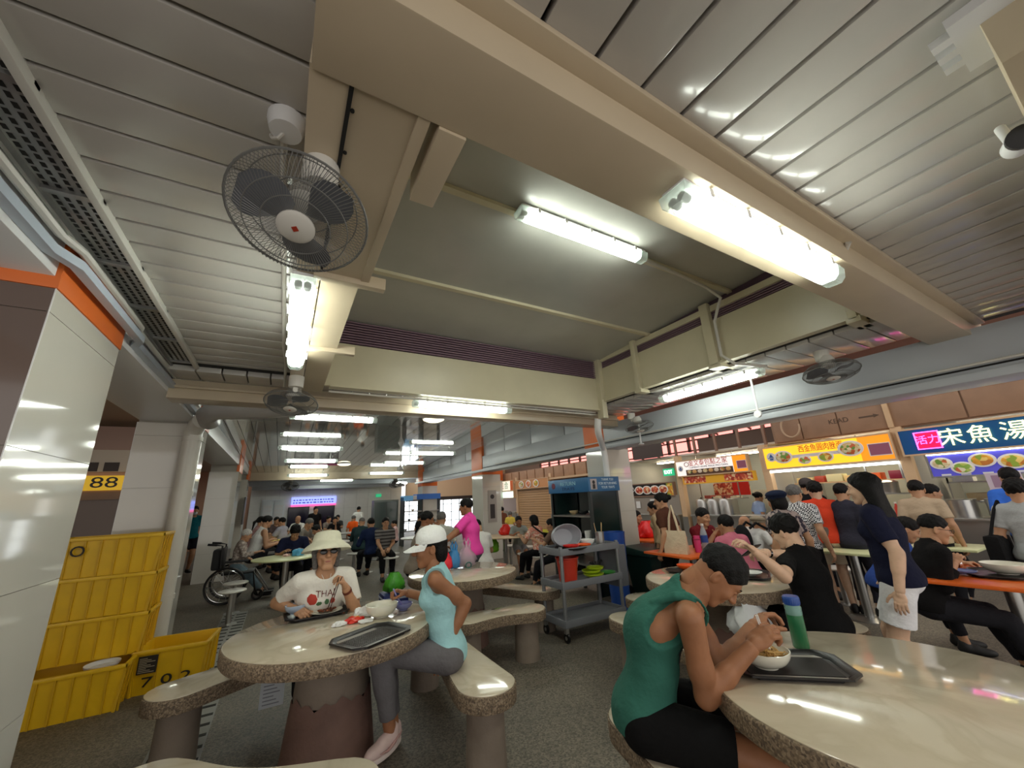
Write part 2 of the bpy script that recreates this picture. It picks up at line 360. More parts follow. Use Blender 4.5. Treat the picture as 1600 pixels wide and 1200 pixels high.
# rain pipe at the second column
t = thing('rain_pipe', 'thick white rainwater pipe standing before the second column beside the crates', 'pipe', (-1.04, 6.05, 0))
MB().tube([(0, 0, 0), (0, 0, 2.42), (.0, -.02, 2.52), (.05, -.12, 2.6), (.1, -.25, 2.62)], .095, 20).build('pipe', mat('pipe_white', (.80, .79, .75), .3), t)
for z in (.65, 1.75, 2.4): MB().cyl((0, 0, z), (0, 0, z+.05), .104, n=20).build('pipe_collar', mat('pipe_white', (.80, .79, .75), .3), t)
t = thing('waste_pipe', 'grey horizontal pipe under the beam behind the smaller left fan', 'pipe', (-.85, 5.5, 2.63))
MB().tube([(0, .2, -.03), (0, 0, .0), (.1, -.15, .02), (.6, -.4, .0), (1.0, -.5, .03)], [.11, .11, .1, .085, .07], 18).build('pipe', mat('pipe_grey', (.62, .61, .59), .4), t)
# ---------------------------------------------------------------- far end of the hall
wt = mat('white_tile', (.86, .86, .84), .25, var=.03)
we = struct('wall_back', box((-1.3, 22, 0), (5.6, 22.15, 3.0)), GROUT)
for i in range(12):
    for j in range(4): box((-1.29+.575*i, 21.985, .72*j), (-1.29+.575*i+.57, 22, .72*j+.715)).build('tile', wt, we)
d = struct('door_1', box((-.82, 21.9, 0), (.12, 21.98, 1.98)), mat('door_white', (.85, .87, .88), .4))
for i in range(2):
    box((-.78+.45*i, 21.87, .04), (-.36+.45*i, 21.9, 1.93)).build('door_leaf', mat('door_white', (.85, .87, .88), .4), d, bevel=.008)
    for j in range(5): box((-.74+.45*i, 21.86, .9+.17*j), (-.40+.45*i, 21.872, 1.04+.17*j)).build('slat', WHITEP, d)
ce6 = struct('ceiling_far', box((-1.3, 16.3, 2.62), (5.6, 22.2, 2.7)), GREYB)
struct('trim_12', box((-1.2, 16.1, 2.52), (4.95, 16.4, 3.15)), BEIGE, bevel=.006)
for i, (yy, z) in enumerate(((18.6, 2.45), (20.6, 2.38))): struct('trim_%d' % (13+i), box((-1.2, yy, z), (5.4, yy+.3, 2.64)), GREYB)
sn = thing('stall_sign', 'wide lit blue and pink sign on the far end wall', 'sign', (1.35, 21.95, 1.86))
box((-.98, -.06, -.16), (.98, 0, .18)).build('panel', mat('sign_violet', (.55, .60, .98), .4, emit=1.1), sn); box((-.98, -.065, -.25), (.98, 0, -.16)).build('pink_strip', mat('sign_pink', (.98, .35, .62), .4, emit=1.0), sn)
for k in range(2):
    q = MB(); xx = -.9
    while xx < .85:
        l_ = random.uniform(.05, .14); q.box((xx, -.066, .02-.12*k), (xx+l_, -.06, .07-.12*k)); xx += l_+.05
    q.build('lettering_row', mat('sign_ink', (.30, .28, .85), .4), sn)
for i, xx in enumerate((.72, 1.85)):
    tv = thing('dark_panel', ('dark indigo panel left of the pair below the blue sign on the end wall', 'dark indigo panel right of the pair below the blue sign on the end wall')[i], 'panel', (xx, 21.95, 0))
    box((-.42, -.06, .55), (.42, 0, 1.56)).build('glass', mat('indigo_glass', (.07, .06, .17), .12), tv); box((-.45, -.04, .5), (.45, .01, 1.6)).build('frame', BLACK, tv)
# bright openings and walls beyond the hall on the right
OW = mat('orange_wall', (.86, .66, .5), .5)
struct('wall_far_right', box((5.6, 21, 1.75), (12.5, 21.15, 3.2)), mat('cream_wall', (.90, .80, .66), .5))
wn = struct('window_1', box((5.7, 22.6, .0), (12.5, 22.7, 1.8)), mat('daylight_pane', (.95, .98, 1), .3, emit=1.6))
for i in range(14): box((5.7+.5*i, 22.52, .0), (5.73+.5*i, 22.6, 1.8)).build('mullion', GREYB, wn)
for i in range(4): box((5.7, 22.52, .45*i), (12.5, 22.6, .45*i+.03)).build('transom', GREYB, wn)
struct('trim_15', box((5.6, 20.8, 1.6), (12.5, 21.1, 1.78)), mat('lintel_dark', (.22, .2, .2), .5))
struct('wall_left', box((-9.2, -2.5, 0), (-9, 25, 3.4)), mat('pale_wall', (.78, .70, .62), .5)); struct('ceiling_left', box((-9.2, -2.5, 3.3), (-1.6, 25, 3.4)), mat('left_ceiling', (.70, .60, .52), .5))
struct('wall_left_back', box((-9.2, 22.1, 0), (-1.3, 22.2, 3.4)), mat('left_back_wall', (.74, .58, .48), .5))
# left stall with shutter and number sign
ls = struct('wall_stall_left', box((-8.5, 10, 0), (-2.3, 10.1, 3.2)), mat('stall_pink_wall', (.72, .60, .54), .5))
sh = thing('shuttered_stall', 'closed stall with grey panel and cream shutter seen between the first two columns', 'stall', (-3, 9.98, 0))
for i in range(15): box((-1.6, -.04, .3+.1*i), (-.2, -.01, .385+.1*i)).build('shutter_slat', mat('shutter_cream', (.84, .78, .66), .5), sh, bevel=.01)
box((-.2, -.03, 0), (.65, 0, 1.9)).build('grey_panel', mat('panel_taupe', (.53, .47, .44), .5), sh); box((-1.7, -.06, 1.86), (.65, 0, 2.0)).build('lintel', BROWNP, sh); box((-1.7, -.05, 2.35), (.65, 0, 2.75)).build('upper_wall', mat('panel_light', (.85, .80, .72), .5), sh)
for i in range(6): box((-1.3+.28*i, -.07, 2.36), (-1.1+.28*i, -.04, 2.52)).build('vent', mat('vent_dark', (.25, .2, .18), .5), sh)
sn = thing('number_sign', 'yellow sign with black number 88 between the first two columns', 'sign', (-3, 9.9, 2.15))
box((-.75, -.03, -.13), (.5, 0, .13)).build('panel', mat('sign_yellow', (.97, .77, .18), .4, emit=.25), sn)
lettering('88', .27, frame((.17, -.035, 0), (1, 0, 0), (0, 0, 1)), BLACK, sn, .004, width=.36); lettering('佛', .16, frame((-.16, -.035, 0), (1, 0, 0), (0, 0, 1)), RED, sn, .003)
# ---------------------------------------------------------------- light fittings
GLOW = mat('fluorescent', (1, 1, .97), .4, emit=TUBE, emitc=(.97, 1.0, .95)); CLEAR = mat('clear_cover', (.80, .84, .82), .15, alpha=.55); GREYP = mat('grey_clip', (.55, .56, .55), .4)
def batten():
    """weatherproof fitting along x, hanging below its origin"""
    t = thing('fluorescent_light', '-', 'light')
    box((-.64, -.05, -.025), (.64, .05, 0)).build('body', WHITEP, t, bevel=.006)
    out = [(-.058, -.025), (-.05, -.075), (-.03, -.098), (.03, -.098), (.05, -.075), (.058, -.025)]
    M = Matrix(((0, 0, 1, 0), (1, 0, 0, 0), (0, 1, 0, 0), (0, 0, 0, 1)))
    MB().prism(out, -.575, .575, M).build('diffuser', GLOW, t, bevel=.004)
    for s in (-1, 1):
        MB().prism([(a*1.03, b*1.02) for a, b in out], min(s*.577, s*.655), max(s*.577, s*.655), M).build('end_cover', CLEAR, t, bevel=.006)
        MB().cyl((s*.59, -.02, -.06), (s*.63, -.02, -.06), .018, n=10).build('lamp_holder', GREYP, t); MB().cyl((s*.59, .02, -.06), (s*.63, .02, -.06), .018, n=10).build('lamp_holder', GREYP, t)
    for i in range(5):
        for s in (-1, 1): box((-.5+.25*i-.012, min(s*.057, s*.066), -.05), (-.5+.25*i+.012, max(s*.057, s*.066), -.01)).build('clip', WHITEP, t)
    return t
b0 = None
LIGHTS = [
 ((1.80, .70, 2.655), 0, 'big fluorescent light under the beige front beam, nearest the camera', 1.0),
 ((1.93, 1.96, 3.60), 0, 'fluorescent light fixed to the raised roof', 1.0),
 ((-.02, 2.55, 2.655), PI/2, 'fluorescent light under the beam, behind the largest fan', 1.0),
 ((4.25, 2.65, 2.76), PI/2, 'fluorescent light on the strip beside the raised roof, right of the small round fan', 1.0),
 ((1.86, 4.34, 2.72), 0, 'fluorescent light just under the cross beam at the back of the raised roof', 1.0),
 ((.62, 6.8, zhall(6.8)-.09), 0, 'first light of the left row in the hall, behind the small fan', 1.0),
 ((3.25, 6.15, zhall(6.15)-.09), 0, 'first light of the right row in the hall, behind the cross beam', 1.0),
 ((.45, 9.8, zhall(9.8)-.09), 0, 'second light of the left row in the hall', 1.0), ((.58, 11.9, zhall(11.9)-.09), 0, 'third light of the left row in the hall', 1.0), ((.7, 15.6, zhall(15.6)-.09), 0, 'last light of the left row before the far beam', 1.0),
 ((3.45, 10.3, zhall(10.3)-.09), 0, 'second light of the right row in the hall', 1.0), ((3.2, 12.3, zhall(12.3)-.09), 0, 'third light of the right row in the hall', 1.0), ((3.3, 15.2, zhall(15.2)-.09), 0, 'last light of the right row before the far beam', 1.0),
 ((1.8, 17.2, 2.6), 0, 'first light beyond the far beam, in front of the end wall', 1.0), ((1.5, 19.6, 2.6), 0, 'farthest light, nearest the end wall', 1.0), ((4.6, 18.2, 2.5), .9, 'slanted light beside the exit at the far end', 1.0)]
for (p, r, lab, k) in LIGHTS:
    if b0 is None: b0 = batten(); t = b0; t.location = p; t.rotation_euler = (0, 0, r); t['label'] = lab
    else: t = copy_tree(b0, p, r, lab)
    t['group'] = 'fluorescent lights in the hall'
    if p[1] > 5 and p[1] < 16:                     # hall lights hang on two short rods
        for q in (-.45, .45): MB().cyl((q, 0, 0), (q, 0, .0895), .01, n=8).build('hanger_rod', STAIN, t)
for i, (p, lab) in enumerate((((2.35, 7.0, zhall(7.0)-.004), 'round warm ceiling lamp behind the cross beam'), ((1.6, 13.6, zhall(13.6)-.004), 'round warm ceiling lamp further down the hall'))):
    t = thing('ceiling_lamp', lab, 'light', p, 0, 'round ceiling lamps'); MB().lathe([(0, -.07), (.12, -.06), (.19, -.03), (.2, -.01)], 28).build('shade', mat('warm_glow', (1, .95, .78), .4, emit=2.2), t); MB().lathe([(.21, -.015), (.22, 0), (0, 0)], 28).build('rim', WHITEP, t)
# ---------------------------------------------------------------- orbit fans
def fan(label, base, centre, nrm, R=.22):
    """base: mount on the beam; centre of the cage; nrm: direction the fan blows"""
    base, c, nrm = Vector(base), Vector(centre), Vector(nrm).normalized()
    t = thing('orbit_fan', label, 'fan', base); c = c-base
    fw = mat('fan_white', (.80, .79, .76), .35); fg = mat('fan_wire', (.42, .42, .41), .4)
    k = R/.22
    MB().cyl((0, 0, 0), (0, 0, -.1*k), .062*k, .058*k, n=28).build('mount', fw, t, bevel=.006)
    hub = c-nrm*.03*k
    MB().tube([Vector((0, 0, -.07*k)), Vector((0, 0, -.12*k)), c-nrm*.15*k, c-nrm*.1*k], .022*k, 10).build('neck', fw, t)
    q = Vector((0, 0, 1)).rotation_difference(nrm).to_matrix().to_4x4(); q.translation = c
    def Tm(mb): mb.v = [tuple(q @ Vector(p)) for p in mb.v]; return mb
    Tm(MB().lathe([(0, -.17), (.05, -.165), (.062, -.13), (.062, -.07), (.045, -.055), (0, -.055)], 24)).build('motor', fw, t) if k == 1 else Tm(MB().lathe([(0, -.17*k), (.05*k, -.165*k), (.062*k, -.13*k), (.062*k, -.07*k), (0, -.055*k)], 20)).build('motor', fw, t)
    cage = MB(); n = 100 if R > .202 else 44
    prof_f = [(.05, .062), (.1, .06), (.16, .052), (.205, .03), (.22, 0)]; prof_b = [(.06, -.075), (.12, -.072), (.18, -.055), (.21, -.03), (.22, 0)]
    for i in range(n):
        a = 2*PI*i/n
        for pr, tw in ((prof_f, .25), (prof_b, .0)):
            cage.tube([(r*k*math.cos(a+tw*(.22-r)/.17), r*k*math.sin(a+tw*(.22-r)/.17), z*k) for r, z in pr], .0009*k+.0002, 3)
    for r, z in ((.22, 0), (.16, .053), (.105, .061), (.18, -.056), (.1, -.075)):
        cage.tube([(r*k*math.cos(a), r*k*math.sin(a), z*k) for a in np.linspace(0, 2*PI, 40, endpoint=False)], (.0045 if r == .22 else .0022)*k, 5, closed=True)
    Tm(cage).build('cage', fg, t, sharp=None)
    Tm(MB().lathe([(0, .071), (.045, .07), (.055, .063), (.055, .056), (0, .056)], 28)).build('hub_plate', fw, t)
    Tm(MB().box((-.008, -.008, .0705), (.008, .008, .0725))).build('emblem', mat('emblem_red', (.6, .18, .1), .4), t)
    for j in range(3):
        a0 = 2*PI*j/3; vs = []; m = 10
        for i in range(m+1):
            u = i/m; r = .035+.16*u; w0 = .45*math.sin(PI*min(1, u*.85+.15))**.6+.2
            for sg in (-1, 1):
                a = a0+sg*w0+.35*u; vs.append((r*k*math.cos(a), r*k*math.sin(a), (.018*sg)*k))
        b = MB(); b.add(vs+[(x, y, z-.002) for x, y, z in vs], [(2*i, 2*i+1, 2*i+3, 2*i+2) for i in range(m)]+[(2*m+2+2*i, 2*m+2+2*i+2, 2*m+2+2*i+3, 2*m+2+2*i+1) for i in range(m)])
        Tm(b).build('blade', mat('fan_blade', (.36, .37, .39), .35), t)
    return t
fan('largest round fan in a wire cage, hung from the beam at upper left', (.0, 1.20, 2.66), (-.045, 1.22, 2.45), (-.1, -.36, -.93), .205)
fan('round fan below the end of the beam, left of the cross beam', (.0, 3.72, 2.66), (-.02, 3.95, 2.47), (-.1, -.25, -.95), .22)
fan('small white fan beside the corner downpipe of the raised roof', (4.35, 3.95, 2.66), (4.38, 3.85, 2.44), (.05, -.15, -1), .2)
fan('round fan under the right side strip, above the stalls', (4.35, 1.50, 2.76), (4.33, 1.46, 2.53), (-.1, -.1, -1), .22)
fan('far wall fan before the end wall, left one', (.2, 17.6, 2.62), (.2, 17.4, 2.35), (0, -.5, -.9), .3); fan('far wall fan before the end wall, right one', (4.2, 17.6, 2.62), (4.2, 17.4, 2.35), (0, -.5, -.9), .3)
for i, p in enumerate(((2.4, 9.6, zhall(9.6)),)):
    if i: break
    t = thing('downrod', 'white hanging rod with cup ends under the glossy hall ceiling', 'rod', p); MB().cyl((0, 0, 0), (0, 0, -.6), .015, n=10).build('rod', WHITEP, t); MB().lathe([(.02, -.12), (.07, -.02), (.07, 0), (0, 0)], 16).build('canopy', WHITEP, t); MB().lathe([(0, -.68), (.09, -.66), (.05, -.6), (.02, -.55)], 16).build('hub', WHITEP, t)
# conduits on the raised roof and the hanging box
cd = tag(MB().tube([(2.6, 1.98, 3.57), (3.6, 2.03, 3.55), (3.86, 2.05, 3.5), (3.92, 2.2, 3.3), (3.91, 2.2, 2.9), (3.95, 2.1, 2.78), (4.25, 1.95, 2.74)], .016, 8).build('conduit_pipe', CONDUIT), 'pale conduit running from the roof light down the raised roof post', 'conduit')
cd = tag(MB().tube([(2.44, .72, 2.64), (2.5, .73, 2.62), (2.56, .72, 2.66), (2.55, .66, 2.74), (2.48, .6, 2.77)], .014, 8).build('cable', CONDUIT), 'looped white cable at the right end of the big light', 'cable')
cd = tag(MB().tube([(-.13, 1.2, 2.84), (-.12, 3.5, 2.84), (-.1, 3.9, 2.82), (-.1, 4.3, 2.72)], .012, 8).build('conduit_pipe', CONDUIT), 'thin conduit along the left side of the beam light', 'conduit')
t = thing('hanging_sensor', 'thin white rod with a small round end hanging before the right beam', 'rod', (4.62, 2.32, 2.8)); MB().cyl((0, 0, 0), (0, 0, -.45), .012, n=8).build('rod', WHITEP, t); MB().cyl((-.03, 0, -.47), (.0, 0, -.47), .04, n=16).build('disc', WHITEP, t)
t = thing('hanging_sensor', 'thin white rod hanging below the small fan', 'rod', (4.65, 4.1, 2.6)); MB().cyl((0, 0, 0), (0, 0, -.36), .012, n=8).build('rod', WHITEP, t); MB().lathe([(0, -.39), (.05, -.37), (.015, -.34)], 12).build('disc', WHITEP, t)
# junction boxes, bracket and camera at upper right
t = thing('junction_box', 'round junction box beside the largest fan on the ceiling slats', 'box', (-.12, 1.25, 2.85)); MB().lathe([(0, -.06), (.05, -.055), (.06, -.02), (.06, 0), (0, 0)], 20).build('box', WHITEP, t); MB().tube([(0, 0, -.05), (-.02, .02, -.07), (-.04, .05, -.05), (-.05, .08, -.01)], .006, 6).build('cable', CONDUIT, t)
struct('trim_16', box((1.55, -1.2, 2.60), (5.2, -.03, 2.82)), BEIGE, bevel=.006)
t = thing('security_camera', 'white cylindrical camera with black hood at the right picture edge', 'camera', (1.98, -.005, 2.66)); q = Vector((-.25, -.1, -.35)).normalized()
MB().cyl((.12, .02, -.02), Vector((.0, 0, -.06)), .035, n=20).build('barrel', WHITEP, t); MB().cyl(Vector((.0, 0, -.06)), Vector((-.025, -.004, -.069)), .037, n=20).build('hood', BLACK, t); MB().cyl((.12, .02, -.02), (.16, .03, .1), .015, n=10).build('arm', WHITEP, t)
t = thing('ceiling_bracket', 'white toothed bracket on the beam at the upper right corner', 'bracket', (1.5, .0, 2.78)); box((-.02, -.1, -.03), (.22, .02, 0)).build('plate', WHITEP, t)
for i in range(3): box((.02+.06*i, .02, -.03), (.05+.06*i, .06, -.005)).build('tooth', WHITEP, t)
# ---------------------------------------------------------------- stone tables and benches
am = mat('aggregate', (.46, .40, .33), .7, bump=.6, bscale=70)
nt = am.node_tree; bs = nt.nodes['Principled BSDF']; tc = nt.nodes.new('ShaderNodeTexCoord'); v = nt.nodes.new('ShaderNodeTexVoronoi'); v.inputs['Scale'].default_value = 130
sp = nt.nodes.new('ShaderNodeSeparateColor'); r = nt.nodes.new('ShaderNodeValToRGB'); r.color_ramp.elements[0].color = lin((.33, .28, .23)); r.color_ramp.elements[1].color = lin((.60, .53, .44)); e = r.color_ramp.elements.new(.5); e.color = lin((.47, .40, .32))
nt.links.new(tc.outputs['Object'], v.inputs['Vector']); nt.links.new(v.outputs['Color'], sp.inputs[0]); nt.links.new(sp.outputs[0], r.inputs[0]); nt.links.new(r.outputs[0], bs.inputs['Base Color'])
mm = mat('marble_top', (.80, .755, .67), .1, coat=.4)
nt = mm.node_tree; bs = nt.nodes['Principled BSDF']; tc = nt.nodes.new('ShaderNodeTexCoord'); n1 = nt.nodes.new('ShaderNodeTexNoise'); n1.inputs['Scale'].default_value = 2.2; n1.inputs['Detail'].default_value = 9; n1.inputs['Distortion'].default_value = 1.4
r = nt.nodes.new('ShaderNodeValToRGB'); r.color_ramp.elements[0].position = .42; r.color_ramp.elements[0].color = lin((.82, .775, .69)); r.color_ramp.elements[1].position = .58; r.color_ramp.elements[1].color = lin((.80, .75, .665)); e = r.color_ramp.elements.new(.5); e.color = lin((.77, .72, .63))
nt.links.new(tc.outputs['Object'], n1.inputs['Vector']); nt.links.new(n1.outputs[0], r.inputs[0]); nt.links.new(r.outputs[0], bs.inputs['Base Color'])
PED = mat('pedestal_concrete', (.50, .45, .40), .75, bump=.4, bscale=30, var=.12, vscale=5); PEDR = mat('pedestal_red', (.47, .36, .32), .7, bump=.4, bscale=30, var=.15, vscale=8)
def stone_table(label, x, y, R):
    t = thing('stone_table', label, 'table', (x, y, 0), 0, 'round stone tables')
    MB().lathe([(R-.03, .655), (R-.008, .66), (R, .672), (R, .735), (R-.006, .744), (R-.02, .7445), (0, .7445)], 80).build('table_edge', am, t)
    MB().lathe([(R-.012, .7445), (R-.012, .748), (R-.016, .75), (0, .75)], 80).build('marble_top', mm, t)
    pts = []
    MB().lathe([(.235, .35), (.225, .5), (.22, .66)], 40).build('pedestal', PED, t)
    b = MB(); n = 48; vs = []
    for z, rr in ((0, .285), (.2, .262)): vs += [(rr*math.cos(2*PI*i/n), rr*math.sin(2*PI*i/n), z) for i in range(n)]
    vs += [((.241)*math.cos(2*PI*i/n), (.241)*math.sin(2*PI*i/n), .37+.018*math.sin(i*1.9)+.014*math.sin(i*.7+1)) for i in range(n)]
    b.add(vs, [(k*n+i, k*n+(i+1) % n, (k+1)*n+(i+1) % n, (k+1)*n+i) for k in (0, 1) for i in range(n)]); b.build('pedestal_paint', PEDR, t)
    return t
def bench_outline(L, ro=.19, waist=.06):
    pts = []
    for i in range(17):
        a = -PI/2+PI*i/16; pts.append((L+ro*math.cos(a), ro*math.sin(a)))
    for i in range(1, 12): pts.append((L-2*L*i/12, ro-.01*math.sin(PI*i/12)))
    for i in range(17):
        a = PI/2+PI*i/16; pts.append((-L+ro*math.cos(a), ro*math.sin(a)))
    for i in range(1, 12): pts.append((-L+2*L*i/12, -ro+waist*math.sin(PI*i/12)**1.5))
    return pts
def bench(label, a, b, waist=.07, top=.45):
    """from a to b, hollow side on the right hand when walking from a to b"""
    a, b = Vector(a+(0,)), Vector(b+(0,)); d = b-a; L = d.length/2; m = (a+b)/2
    t = thing('stone_bench', label, 'bench', m, math.atan2(d.y, d.x), 'stone benches around the tables')
    o = bench_outline(L, .19, waist); MB().prism(o, top-.095, top-.007).build('bench_edge', am, t, bevel=.006)
    o = bench_outline(L, .182, waist); MB().prism(o, top-.007, top).build('marble_top', mm, t, bevel=.003)
    for s in (-1, 1): MB().lathe([(.125, 0), (.118, .2), (.115, top-.094)], 28, (s*(L-.02), 0, 0)).build('leg', PED, t)
    return t
stone_table('round stone table the white-hatted woman and the cap wearer sit at', .42, 3.3, .665)
stone_table('round stone table with shopping bags, in front of the woman in pink', 1.93, 4.62, .63)
stone_table('round stone table with an orange bowl, behind the man in the green tank top', 3.58, 2.5, .63)
stone_table('nearest round stone table, with a tray, noodle bowl and green bottle', 2.2, .835, .683)
bench('bench under the woman in the cap, its rounded end towards the camera', (1.25, 3.9), (1.22, 2.57))
bench('bench left of the first table, its end beside the yellow crates', (.58, 4.34), (-.46, 3.73))
bench('bench at the bottom edge of the picture, only its top showing', (.30, 2.11), (-.41, 2.60))
bench('long bench between the capped woman and the grey trolley', (1.66, 3.9), (2.31, 3.83))
bench('bench behind the table with shopping bags', (2.93, 4.42), (2.3, 5.6))
bench('bench whose end shows left of the man in the tank top', (2.72, 1.75), (2.87, 2.95))
bench('bench the young man in black sits on', (3.95, 1.76), (4.5, 2.3))
bench('bench whose small end shows beside the green wheelie bin', (3.5, 3.36), (4.3, 3.05))
bench('bench the man in the green tank top sits on', (1.31, .48), (1.66, 1.67), top=.49)
# ---------------------------------------------------------------- crates
YEL = mat('crate_yellow', (.88, .70, .05), .38, var=.08, vscale=5); YELD = mat('crate_rib', (.80, .62, .04), .45)
def crate(label, loc, rz, Lx, Ly, H, ribs=7, group='yellow plastic crates'):
    t = thing('crate', label, 'crate', loc, rz, group); f = .025
    def wall(p, q, n_in):
        vs = []
        for (pp, z, o) in ((p, 0, 1), (q, 0, 1), (q, H, 0), (p, H, 0)): vs.append((pp[0]+n_in[0]*f*o, pp[1]+n_in[1]*f*o, z))
        vs2 = [(x+n_in[0]*.008, y+n_in[1]*.008, z) for x, y, z in vs]
        return MB().add(vs+vs2, [(0, 1, 2, 3), (7, 6, 5, 4), (0, 4, 5, 1), (1, 5, 6, 2), (2, 6, 7, 3), (3, 7, 4, 0)])
    X, Y = Lx/2, Ly/2
    C4 = [(-X, -Y), (X, -Y), (X, Y), (-X, Y)]; NI = [(0, 1), (-1, 0), (0, -1), (1, 0)]
    for i in range(4): wall(C4[i], C4[(i+1) % 4], NI[i]).build('crate_wall', YEL, t)
    box((-X+.03, -Y+.03, 0), (X-.03, Y-.03, .012)).build('crate_bottom', YEL, t)
    for i in range(4):
        (x0, y0), (x1, y1) = C4[i], C4[(i+1) % 4]; ox, oy = -NI[i][0]*.016, -NI[i][1]*.016
        a, b = (min(x0, x1, x0+ox, x1+ox)-(.016 if oy else 0), min(y0, y1, y0+oy, y1+oy)-(.016 if ox else 0)), (max(x0, x1, x0+ox, x1+ox)+(.016 if oy else 0), max(y0, y1, y0+oy, y1+oy)+(.016 if ox else 0))
        box((a[0], a[1], H-.03), (b[0], b[1], H)).build('rim', YEL, t, bevel=.004)
        n = ribs if oy else max(3, ribs-3)
        for k in range(n+1):
            u = k/n; px, py = x0+(x1-x0)*u, y0+(y1-y0)*u
            if oy: q = [(px-.006, py, 0), (px+.006, py, 0), (px+.006, py, H-.03), (px-.006, py, H-.03)]; s = NI[i][1]; vs = [(a_, b_+s*(f if z == 0 else 0), z) for a_, b_, z in q]+[(a_, b_+s*(f if z == 0 else 0)-s*.012, z) for a_, b_, z in q]
            else: q = [(px, py-.006, 0), (px, py+.006, 0), (px, py+.006, H-.03), (px, py-.006, H-.03)]; s = NI[i][0]; vs = [(a_+s*(f if z == 0 else 0), b_, z) for a_, b_, z in q]+[(a_+s*(f if z == 0 else 0)-s*.012, b_, z) for a_, b_, z in q]
            MB().add(vs, [(0, 1, 2, 3), (7, 6, 5, 4), (0, 4, 5, 1), (1, 5, 6, 2), (2, 6, 7, 3), (3, 7, 4, 0)]).build('rib', YELD, t)
    return t
crate('open yellow crate at the foot of the stack, with a white lid in it', (-1.38, 5.22, 0), 0, .72, .44, .345)
INK = mat('ink', (.10, .07, .05), .6)
for i, lab in enumerate(('yellow crate directly above the open one in the stack', 'middle yellow crate of the tall stack', 'topmost yellow crate of the stack, marked with an O')):
    c = crate(lab, (-1.37, 5.47, .345+.345*i), 0, .76, .40, .345)
    if i == 2: lettering('O', .13, frame((-.20, -.222, .225), (1, 0, 0), (0, 0, 1)), INK, c, .004)
box((-1.7, 5.5, 0), (-1.05, 5.66, .343)).build('crate', YEL).parent = None
o = tag(bpy.data.objects['crate.004'], 'yellow crate hidden at the back under the stack', 'crate', 'yellow plastic crates')
c = crate('open yellow crate marked 702 standing beside the stack', (-.74, 5.46, 0), -.1, .54, .46, .36, 3)
lettering('7 0 2', .11, frame((-.0, -.233, .10), (1, 0, 0), (0, -.06, 1)), INK, c, .004, width=.36)
lb_ = box((-.225, -.246, .175), (-.085, -.238, .315)).build('label', mat('label_black', (.12, .10, .07), .5), c)
for k in range(9): box((-.215+.05*(k % 2 == 0)*0, -.2475, .185+.0135*k), (-.10-.03*(k % 3), -.2455, .191+.0135*k)).build('print_line', mat('label_grey', (.62, .58, .5), .6), lb_)
t = thing('round_lid', 'white round plastic lid lying in the open yellow crate', 'lid', (-1.22, 5.2, .30)); MB().lathe([(0, .0), (.1, .0), (.115, .02), (.118, .035), (.11, .03), (.095, .008), (0, .008)], 36).build('dish', WHITE, t)
# ---------------------------------------------------------------- far tables and stools
WTOP = mat('stool_white', (.86, .85, .82), .3); YTOP = mat('pale_yellow_top', (.86, .88, .68), .3); OTOP = mat('orange_top', (.90, .42, .16), .3)
def stool(x, y, label, z=.45):
    t = thing('stool', label, 'stool', (x, y, 0), 0, 'round stools on steel posts')
    MB().lathe([(0, z-.03), (.15, z-.03), (.175, z-.018), (.175, z-.006), (.165, z), (0, z)], 36).build('seat', WTOP, t)
    MB().cyl((0, 0, 0), (0, 0, z-.03), .035, n=16).build('post', STAIN, t); MB().lathe([(.11, 0), (.11, .008), (.04, .02), (0, .02)], 24).build('foot', STAIN, t)
    return t
def post_table(x, y, label, m=WTOP, R=.5, rect=None, rz=0, z=.75):
    t = thing('dining_table', label, 'table', (x, y, 0), rz)
    if rect: box((-rect[0]/2, -rect[1]/2, z-.03), (rect[0]/2, rect[1]/2, z)).build('table_top', m, t, bevel=.01)
    else: MB().lathe([(R-.02, z-.03), (R, z-.02), (R, z-.005), (R-.008, z), (0, z)], 56).build('table_top', m, t)
    MB().cyl((0, 0, 0), (0, 0, z-.03), .045, n=16).build('post', STAIN, t); MB().lathe([(.2, 0), (.2, .012), (.06, .03), (0, .03)], 28).build('foot', STAIN, t)
    return t
post_table(.16, 8.25, 'round pale yellow table behind the hatted woman, man in black bent over it', YTOP, .52)
post_table(.35, 9.9, 'dark low table in front of the person in the wheelchair', BLACK, rect=(1.0, .6), z=.70)
post_table(.3, 13.2, 'yellow table the woman in the white sleeveless top leans on', mat('yellow_top', (.93, .84, .45), .3), rect=(1.2, .8))
post_table(1.6, 13.6, 'grey table before the end wall', mat('grey_top', (.55, .53, .5), .3), rect=(1.6, .8))
post_table(1.0, 10.6, 'white table behind the white hat', WTOP, .5)
post_table(2.95, 9.7, 'round white table beside the man in the striped polo', WTOP, .45); post_table(4.35, 8.0, 'round cream table the man in grey and the woman in floral share', mat('cream_top', (.90, .80, .66), .3), .5)
post_table(5.75, 11.2, 'cream table where the woman in pale pink sits', mat('cream_top', (.90, .80, .66), .3), rect=(1.3, .7)); post_table(2.6, 12.6, 'red-edged table behind the striped polo man', mat('red_top', (.62, .18, .15), .4), rect=(.9, .7))
post_table(4.85, 3.68, 'orange table with pink tumbler and water bottle', OTOP, rect=(.95, .8), rz=-.1); post_table(5.75, 5.1, 'orange table with a red plastic bag, left of the brown-shirted woman', OTOP, rect=(.9, .7))
post_table(5.12, 1.0, 'orange-edged table at the right edge with a tray and bowl', OTOP, rect=(.95, .85), rz=.1); post_table(6.05, 2.35, 'small yellow table behind the long-haired woman', YTOP, rect=(.6, .6)); post_table(7.0, 1.75, 'small yellow table near the fish soup stall', YTOP, rect=(.6, .6))
